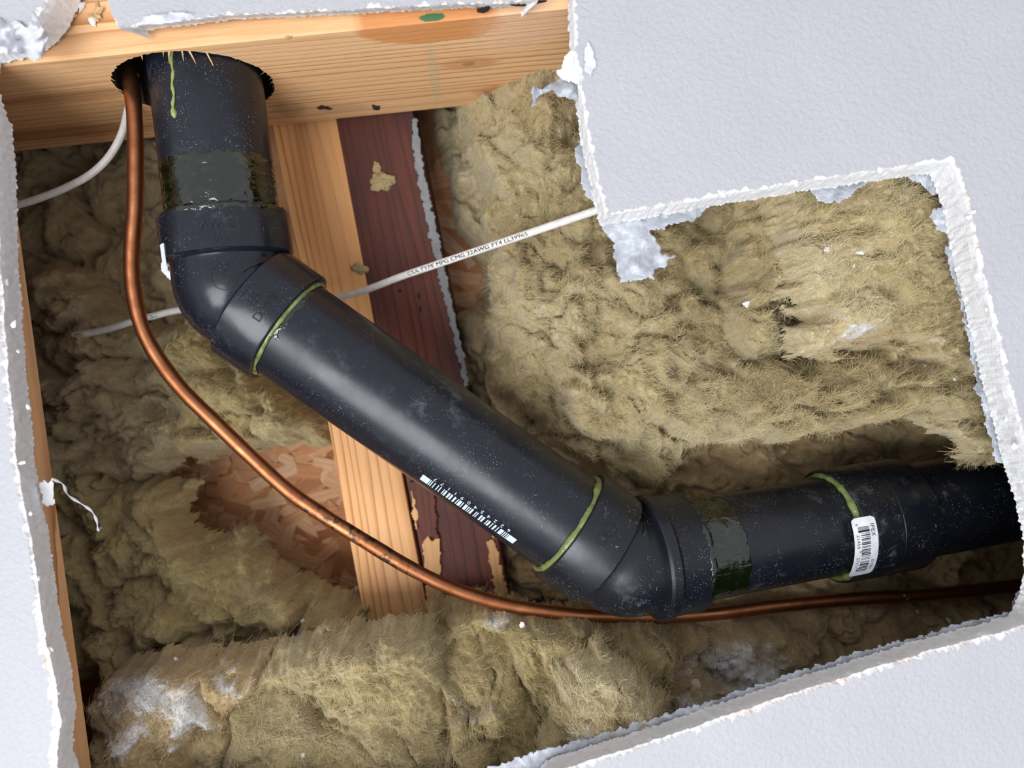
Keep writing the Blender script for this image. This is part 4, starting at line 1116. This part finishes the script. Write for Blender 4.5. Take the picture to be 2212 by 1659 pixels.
# green drip down the upright pipe
dp = []
for y in range(96, 252, 8):
    s, r0 = cyl_hit(371 + 5 * (y - 96) / 156 + 1.5 * math.sin(y * 0.13), y, E1, dv, RP * MM)
    dp.append(E1 + dv * s + r0 * (RP + 0.15) * MM)
rr = [(0.62 + 0.22 * math.sin(i * 1.7)) * MM for i in range(len(dp))]
rr[-2] = 1.2 * MM; rr[-1] = 1.3 * MM
dp.append(dp[-1] - dv * 0.0014); rr.append(0.5 * MM)
new_obj('cement_drip', mesh('cement_drip', *sweep(dp, rr, 10)), MAT['green'], vpipe, label='dried yellow-green drip')

# ------------------------------------------------------------------ lettering on round surfaces
DG = None
def text_mesh(body, size, align='CENTER', spacing=1.0):
    cu = bpy.data.curves.new('t', 'FONT')
    cu.body = body; cu.size = size; cu.align_x = align; cu.align_y = 'CENTER'; cu.resolution_u = 3
    cu.space_character = spacing
    to = bpy.data.objects.new('t', cu); COL.objects.link(to)
    dg = bpy.context.evaluated_depsgraph_get()
    me = bpy.data.meshes.new_from_object(to.evaluated_get(dg))
    V = [v.co.copy() for v in me.vertices]
    F = [tuple(p.vertices) for p in me.polygons]
    bpy.data.objects.remove(to); bpy.data.curves.remove(cu); bpy.data.meshes.remove(me)
    return V, F
def wrap(parts, C, A, R0, s, r, al):
    """flat x,y (mm) laid on a cylinder; al turns the text's right hand direction from the circumference towards A"""
    A = A.normalized(); T = A.cross(R0)
    ca, sa = math.cos(al), math.sin(al)
    out = []
    for V, F in parts:
        W = []
        for v in V:
            t = v.x * ca - v.y * sa
            a = v.x * sa + v.y * ca
            ph = t / r
            W.append(C + A * ((s + a) * MM) + (R0 * math.cos(ph) + T * math.sin(ph)) * ((r + v.z) * MM))
        out.append((W, F))
    return out
def shift(part, dx, dy, dz=0.0, k=1.0):
    return [v * k + Vector((dx, dy, dz)) for v in part[0]], part[1]
def vrect(x0, y0, x1, y1, n=6):
    V, F = [], []
    for i in range(n + 1):
        y = y0 + (y1 - y0) * i / n
        V += [Vector((x0, y, 0)), Vector((x1, y, 0))]
    for i in range(n): F.append((2 * i, 2 * i + 1, 2 * i + 3, 2 * i + 2))
    return V, F
def rect(x0, y0, x1, y1, n=1, z=0.0):
    V, F = [], []
    for i in range(n + 1):
        x = x0 + (x1 - x0) * i / n
        V += [Vector((x, y0, z)), Vector((x, y1, z))]
    for i in range(n): F.append((2 * i, 2 * i + 2, 2 * i + 3, 2 * i + 1))
    return V, F
def solid(V, F, dz):
    """give flat lettering a thickness by doubling it along z (mm, before wrapping)"""
    n = len(V)
    V2 = [v + Vector((0, 0, dz)) for v in V] + list(V)
    ec = {}
    for f in F:
        for i in range(len(f)):
            e = (f[i], f[(i + 1) % len(f)])
            ec[e] = 1
    F2 = list(F)
    for (a, b) in ec:
        if (b, a) not in ec: F2.append((a, a + n, b + n, b))
    return V2, F2
def emboss(parts, h=0.42): return [solid(V, F, h) for V, F in parts]
def put(name, parts, mat, parent, label=None):
    V, F = merge(parts)
    return new_obj(name, mesh(name, V, F, False), mat, parent, label=label)

for (Ea, A, px, py, par, tick) in ((E1, -dv, 474, 504, el1, True), (E1, -dd, 554, 651, el1, True)):
    s, R0 = cyl_hit(px, py, Ea, A, 28.2 * MM)
    s = s / MM
    prt = [shift(text_mesh('1½', 5.6), 0, 1.6), shift(text_mesh('DWV', 5.4, spacing=1.25), 0.3, -4.4), rect(-2.8, 6.0, 2.8, 6.35, 4), rect(-0.2, -10.2, 0.15, -7.8, 1)]
    put('moulded_lettering', wrap(emboss(prt), Ea, A, R0, s, 28.2, 0.0), MAT['emb'], par)

def disc(cx, cy, r, n=36, r_in=0.0):
    V, F = [], []
    for i in range(n):
        a = 2 * math.pi * i / n
        V.append(Vector((cx + r * math.cos(a), cy + r * math.sin(a), 0)))
        V.append(Vector((cx + r_in * math.cos(a), cy + r_in * math.sin(a), 0)))
    for i in range(n):
        j = (i + 1) % n
        F.append((2 * i, 2 * j, 2 * j + 1, 2 * i + 1))
    return V, F
# round maker's mark on the upper elbow body: treat the body as a cylinder about the bisector
A1 = (dv - dd).normalized()
C1 = E1
best = None
dirE = (Vector((0, 0, EYE)) - E1)
def el_hit(obj, px, py):
    o = Vector((0, 0, EYE)); d = (P(px, py, 300) - o).normalized()
    me = obj.data
    from mathutils.bvhtree import BVHTree
    bv = BVHTree.FromPolygons([v.co for v in me.vertices], [tuple(p.vertices) for p in me.polygons])
    mi = obj.matrix_world.inverted()
    h = bv.ray_cast(o, d)
    return h[0], h[1]
def flat_put(name, parts, obj, px, py, right_px, mat, par, lift=0.15):
    """lettering projected onto a curved casting"""
    from mathutils.bvhtree import BVHTree
    me = obj.data
    bv = BVHTree.FromPolygons([v.co for v in me.vertices], [tuple(p.vertices) for p in me.polygons])
    o = Vector((0, 0, EYE))
    d = (P(px, py, 300) - o).normalized()
    h, nrm, _, _ = bv.ray_cast(o, d)
    if nrm.dot(d) > 0: nrm = -nrm
    rv = P(px + right_px[0], py + right_px[1], 300) - P(px, py, 300)
    rv = (rv - nrm * rv.dot(nrm)).normalized()
    uv = nrm.cross(rv)
    out = []
    for V, F in parts:
        W = []
        for v in V:
            q0 = h + rv * v.x * MM + uv * v.y * MM + nrm * 0.01
            hh = bv.ray_cast(q0, -nrm)
            W.append((hh[0] if hh[0] is not None else h + rv * v.x * MM + uv * v.y * MM) + nrm * (lift + v.z) * MM)
        out.append((W, F))
    put(name, out, mat, par)
E1o = el1
flat_put('maker_mark', emboss([disc(0, 0, 5.5, 48, 5.15)] + [shift(text_mesh('IPEX', 3.5, spacing=1.1), 0, 1.5), shift(text_mesh('VT241', 2.9, spacing=1.05), 0, -2.2)], 0.2), el1, 484, 598, (-0.78, -0.62), MAT['emb'], el1, 0.02)
flat_put('moulded_ring', emboss([disc(0, 0, 2.9, 36, 2.5), disc(0, 0, 2.2, 36, 2.0), disc(5.0, 2.5, 3.0, 30, 2.8)], 0.18), el2, 1300, 1164, (1, -0.3), MAT['emb'], el2, 0.02)
flat_put('maker_mark', emboss([disc(0, 0, 2.1, 36, 1.8), disc(0, 0, 3.9, 40, 3.65), shift(text_mesh('HL', 2.2), 0, 0)], 0.18), el2, 1390, 1240, (1, -0.1), MAT['emb'], el2, 0.02)

# UPC bars
LC = ['0001101', '0011001', '0010011', '0111101', '0100011', '0110001', '0101111', '0111011', '0110111', '0001011']
def upc(d):
    b = '101' + ''.join(LC[int(c)] for c in d[:6]) + '01010'
    return b + ''.join(''.join('1' if q_ == '0' else '0' for q_ in LC[int(c)]) for c in d[6:]) + '101'
def bars(code, w_, y0, y1, tall=0.0):
    out = []; n = len(code); i = 0
    while i < n:
        j = i
        while j < n and code[j] == code[i]: j += 1
        if code[i] == '1':
            lo = y0 - (tall if (i < 11 or i > 83 or 45 <= i < 50) else 0)
            out.append(vrect((i / n - 0.5) * w_, lo, (j / n - 0.5) * w_, y1))
        i = j
    return out
# printed bar code on the sloping pipe
s, R0 = cyl_hit(1012, 1100, E1, dd, RP * MM)
Wb = 49.0
prt = bars(upc('622454091177'), Wb * 0.86, -2.2, 2.8)
prt += [vrect(-Wb / 2 - 0.8, -2.2, -Wb * 0.43 - 0.3, 2.8), vrect(Wb * 0.43 + 0.3, -2.2, Wb / 2 + 0.8, 2.8)]
for i, ch in enumerate('622454091177'):
    prt.append(shift(text_mesh(ch, 3.0), (i / 11 - 0.5) * Wb * 0.80, -4.2))
put('printed_barcode', wrap(prt, E1, dd, R0, s / MM, RP + 0.09, -math.pi / 2), MAT['wink'], spipe, 'pale blue printed bar code')
# sticker on the coupling
s, R0 = cyl_hit(1872, 1188, E2, dh, 28.3 * MM)
sm = s / MM
LW, LH = 31.0, 12.6
V, F, nn = [], [], 40
for i in range(nn + 1):
    x = -LW / 2 + LW * i / nn
    e = max(0.0, abs(x) - (LW / 2 - 2.0))
    hh = LH / 2 - 2.0 + math.sqrt(max(0.0, 4.0 - e * e))
    V += [Vector((x, -hh, 0)), Vector((x, hh, 0))]
for i in range(nn): F.append((2 * i, 2 * i + 2, 2 * i + 3, 2 * i + 1))
stk = put('sticker', wrap([solid(V, F, 0.1)], E2, dh, R0, sm, 28.32, 0.0), MAT['sticker'], cpl, 'white barcode sticker')
prt = bars(upc('622454273511'), 23.5, -2.6, 2.2, 1.2)
prt = [shift(p, 0.5, 0.0) for p in prt]
prt += [shift(text_mesh('IPEX', 3.0, spacing=1.05), -9.2, 3.9), shift(text_mesh('027351', 2.1), 8.6, 3.7)]
prt += [shift(text_mesh('6', 2.1), -12.4, -4.0), shift(text_mesh('22454', 2.3, spacing=1.15), -4.6, -4.3), shift(text_mesh('27351', 2.3, spacing=1.15), 6.4, -4.3), shift(text_mesh('1', 2.1), 13.2, -4.0)]
def subdiv_bend(parts): return parts
so = put('sticker_print', wrap(prt, E2, dh, R0, sm, 28.50, 0.0), MAT['ink'], cpl)
so.parent = cpl
# sticker seen edge-on at the left of the upper elbow, and a second scrap lower down
A = -dv
s, R0 = cyl_hit(352, 556, E1, A, 28.2 * MM)
V, F = rect(-3.4, -6.5, 1.0, 5.0, 10)
put('sticker', wrap([solid(V, F, 0.25)], E1, A, R0, s / MM + 1.0, 28.3, 0.0), MAT['sticker'], el1, 'white sticker edge on the side of the elbow')
film('sticker', [(344, 566), (358, 560), (366, 584), (380, 602), (378, 612), (362, 600), (350, 586)], 338, MAT['sticker'], el1, 71, 2.4, 1.0, 2.0)
film('sticker', [(396, 652), (402, 650), (414, 668), (410, 674), (398, 668)], 338, MAT['sticker'], el1, 73, 2.0, 0.5, 1.0)

# ------------------------------------------------------------------ copper tube
cu_px = [(262, 60, 342), (270, 120, 340), (279, 160, 338), (288, 220, 336), (292, 290, 336), (292, 370, 337), (291, 450, 338), (286, 520, 339), (284, 580, 340), (290, 640, 341), (306, 705, 342), (336, 765, 343), (390, 838, 344), (460, 908, 345), (540, 985, 347), (620, 1058, 349), (700, 1114, 351), (790, 1170, 354), (880, 1224, 357), (970, 1268, 361), (1060, 1298, 365), (1150, 1316, 368), (1250, 1328, 371), (1350, 1331, 374), (1450, 1331, 377), (1550, 1325, 380), (1660, 1311, 384), (1760, 1301, 387), (1860, 1293, 390), (1960, 1288, 393), (2060, 1281, 396), (2140, 1272, 398), (2230, 1262, 400), (2330, 1250, 402)]
pth = catmull([P(*p) for p in cu_px], 8)
cp_loc = P(790, 1170, 354)
V, F = sweep([p - cp_loc for p in pth], [3.45 * MM * (1 + 0.02 * math.sin(i * 0.37) + 0.015 * math.sin(i * 1.1)) for i in range(len(pth))], 24)
cop = new_obj('copper_tube', mesh('copper_tube', V, F, True, 60), MAT['copper'], None, 'bent copper tube curving past the black drain pipe', 'tube')
cop.matrix_world = Matrix.Translation(cp_loc)
for x, y in ((1952, 1289), (1946, 1283)):
    o = new_obj('verdigris_spot', lump_mesh(0.9 * MM, x, 2, 0.3, (1.2, 0.4, 1)), MAT['patina'], cop)
    o.matrix_world = Matrix.Translation(P(x, y, 393) - Vector((0, 3.35 * MM, 0)))

# ------------------------------------------------------------------ white cables
def cable(px, r, label, texts):
    pth = catmull([P(*p) for p in px], 8)
    V, F = sweep(pth, [r * MM] * len(pth), 18)
    o = new_obj('white_cable', mesh('white_cable', V, F, True, 60), MAT['cable'], None, label, 'cable')
    for (txt, a, b, size) in texts:
        PA, PB = P(*a), P(*b)
        A = (PB - PA).normalized()
        C = (PA + PB) / 2
        R0 = facing(C, A)
        tm = text_mesh(txt, size, spacing=1.0)
        xs = [v.x for v in tm[0]]
        k = (PB - PA).length / MM / (max(xs) - min(xs))
        mid = (max(xs) + min(xs)) / 2
        tm = ([Vector(((v.x - mid) * k, v.y, 0)) for v in tm[0]], tm[1])
        put('printed_text', wrap([tm], C, A, R0, 0.0, r + 0.05, math.pi / 2), MAT['ink'], o)
    return o
cable([(292, 160, 352), (284, 200, 350), (276, 240, 349), (262, 292, 349), (234, 340, 350), (196, 376, 351), (150, 402, 352), (100, 423, 352), (40, 442, 352), (-30, 455, 350)], 1.75, 'white cable looping from the hole to the left edge', [])
line = lambda x: (x, 640 - (x - 740) * (640 - 456) / (1283 - 740), 392 - (x - 740) * 0.105)
cable([(160, 724, 398), (196, 719, 396), (236, 710, 394), (282, 696, 392), (330, 683, 391), (400, 668, 391), (560, 655, 396)] + [(x, line(x)[1] + 0, line(x)[2]) for x in (740, 880, 1020, 1150, 1283, 1340)], 1.85,
      'white printed cable running behind the elbow across both studs',
      [('CSA TYPE MPG CMG 22AWG FT4 LL39965', line(884), line(1142), 2.5), ('CSA TYPE M', (318, 686.5, 391), (392, 669.5, 391), 2.5)])

# ------------------------------------------------------------------ loose scraps
q = np.random.RandomState(77)
crumbs = [(1612, 658, 'on the wool below the board tab'), (1858, 545, 'high on the pale wool block'), (1845, 574, 'under another crumb on the pale wool'), (1786, 541, 'left of the pale wool block'), (2000, 795, 'at right above the coupling'),
          (2064, 817, 'near the right board edge'), (1128, 1351, 'just below the copper tube'), (655, 1632, 'at the very bottom of the smooth batt'), (2050, 1340, 'below the copper tube at right'), (1982, 1322, 'under the green spot of the tube'),
          (655, 1343, 'beside the foot of the pale stud'), (380, 1423, 'on top of the dusty mound')]
for i, (x, y, wh) in enumerate(crumbs):
    z = surface_depth(x, y)
    o = new_obj('plaster_crumb', lump_mesh((0.9 + q.rand() * 0.7) * MM, 200 + i, 1, 0.4, (1.3, 0.8, 1.0)), MAT['crumb'], None, 'small white plaster crumb ' + wh, 'crumb', 'plaster crumbs on the wool')
    o.matrix_world = Matrix.Translation(P(x, y, z - 0.5)) @ Matrix.Rotation(q.rand() * 3, 4, 'Y')
o = new_obj('paper_scrap', lump_mesh(2.6 * MM, 301, 2, 0.2, (1.1, 0.25, 1.4)), mk_simple('pink_paper', (0.70, 0.52, 0.42), 0.9, bump=0.001), None, 'pinkish paper scrap on the dusty brown wool', 'scrap')
o.matrix_world = Matrix.Translation(P(1503, 1484, surface_depth(1503, 1484) - 0.6))
o = new_obj('cement_flake', lump_mesh(1.6 * MM, 305, 2, 0.45, (1.6, 0.6, 0.9)), MAT['green'], None, 'yellow-green flake on the lower board edge', 'flake')
o.matrix_world = Matrix.Translation(P(2098, 1358, 303))
def tuft(px, py, z, r, seed, sc, label, rot=0.0):
    bm = bmesh.new()
    bmesh.ops.create_icosphere(bm, subdivisions=4, radius=1.0)
    co = np.array([v.co[:] for v in bm.verts])
    k = 1 + 0.45 * fbm(co[:, 0] * 1.7 + seed, co[:, 2] * 1.7 + co[:, 1], seed, 4)
    for v, kk in zip(bm.verts, k): v.co = Vector((v.co.x * sc[0], v.co.y * sc[1], v.co.z * sc[2])) * r * float(kk)
    me = bpy.data.meshes.new('wool_scrap'); bm.to_mesh(me); bm.free()
    me.polygons.foreach_set('use_smooth', np.ones(len(me.polygons), bool))
    o = new_obj('wool_scrap', me, WOOL['tan'], None, label, 'wool scrap')
    o.matrix_world = Matrix.Translation(P(px, py, z)) @ Matrix.Rotation(rot, 4, 'Y')
tuft(826, 394, 409.0, 0.0046, 3, (1.3, 0.4, 1.0), 'tuft of wool stuck on the dark board')
tuft(814, 362, 409.6, 0.0022, 5, (1.0, 0.3, 1.4), 'tiny tuft of wool above the larger one on the dark board')
tuft(776, 580, 407.6, 0.0032, 9, (1.5, 0.4, 0.8), 'tuft of wool on the edge of the pale stud', 0.4)
o = new_obj('black_fleck', lump_mesh(1.5 * MM, 311, 2, 0.3, (0.9, 0.5, 1.2)), MAT['black'], None, 'black fleck under the printed cable by the copper tube', 'fleck')
o.matrix_world = Matrix.Translation(P(322, 692, 391))
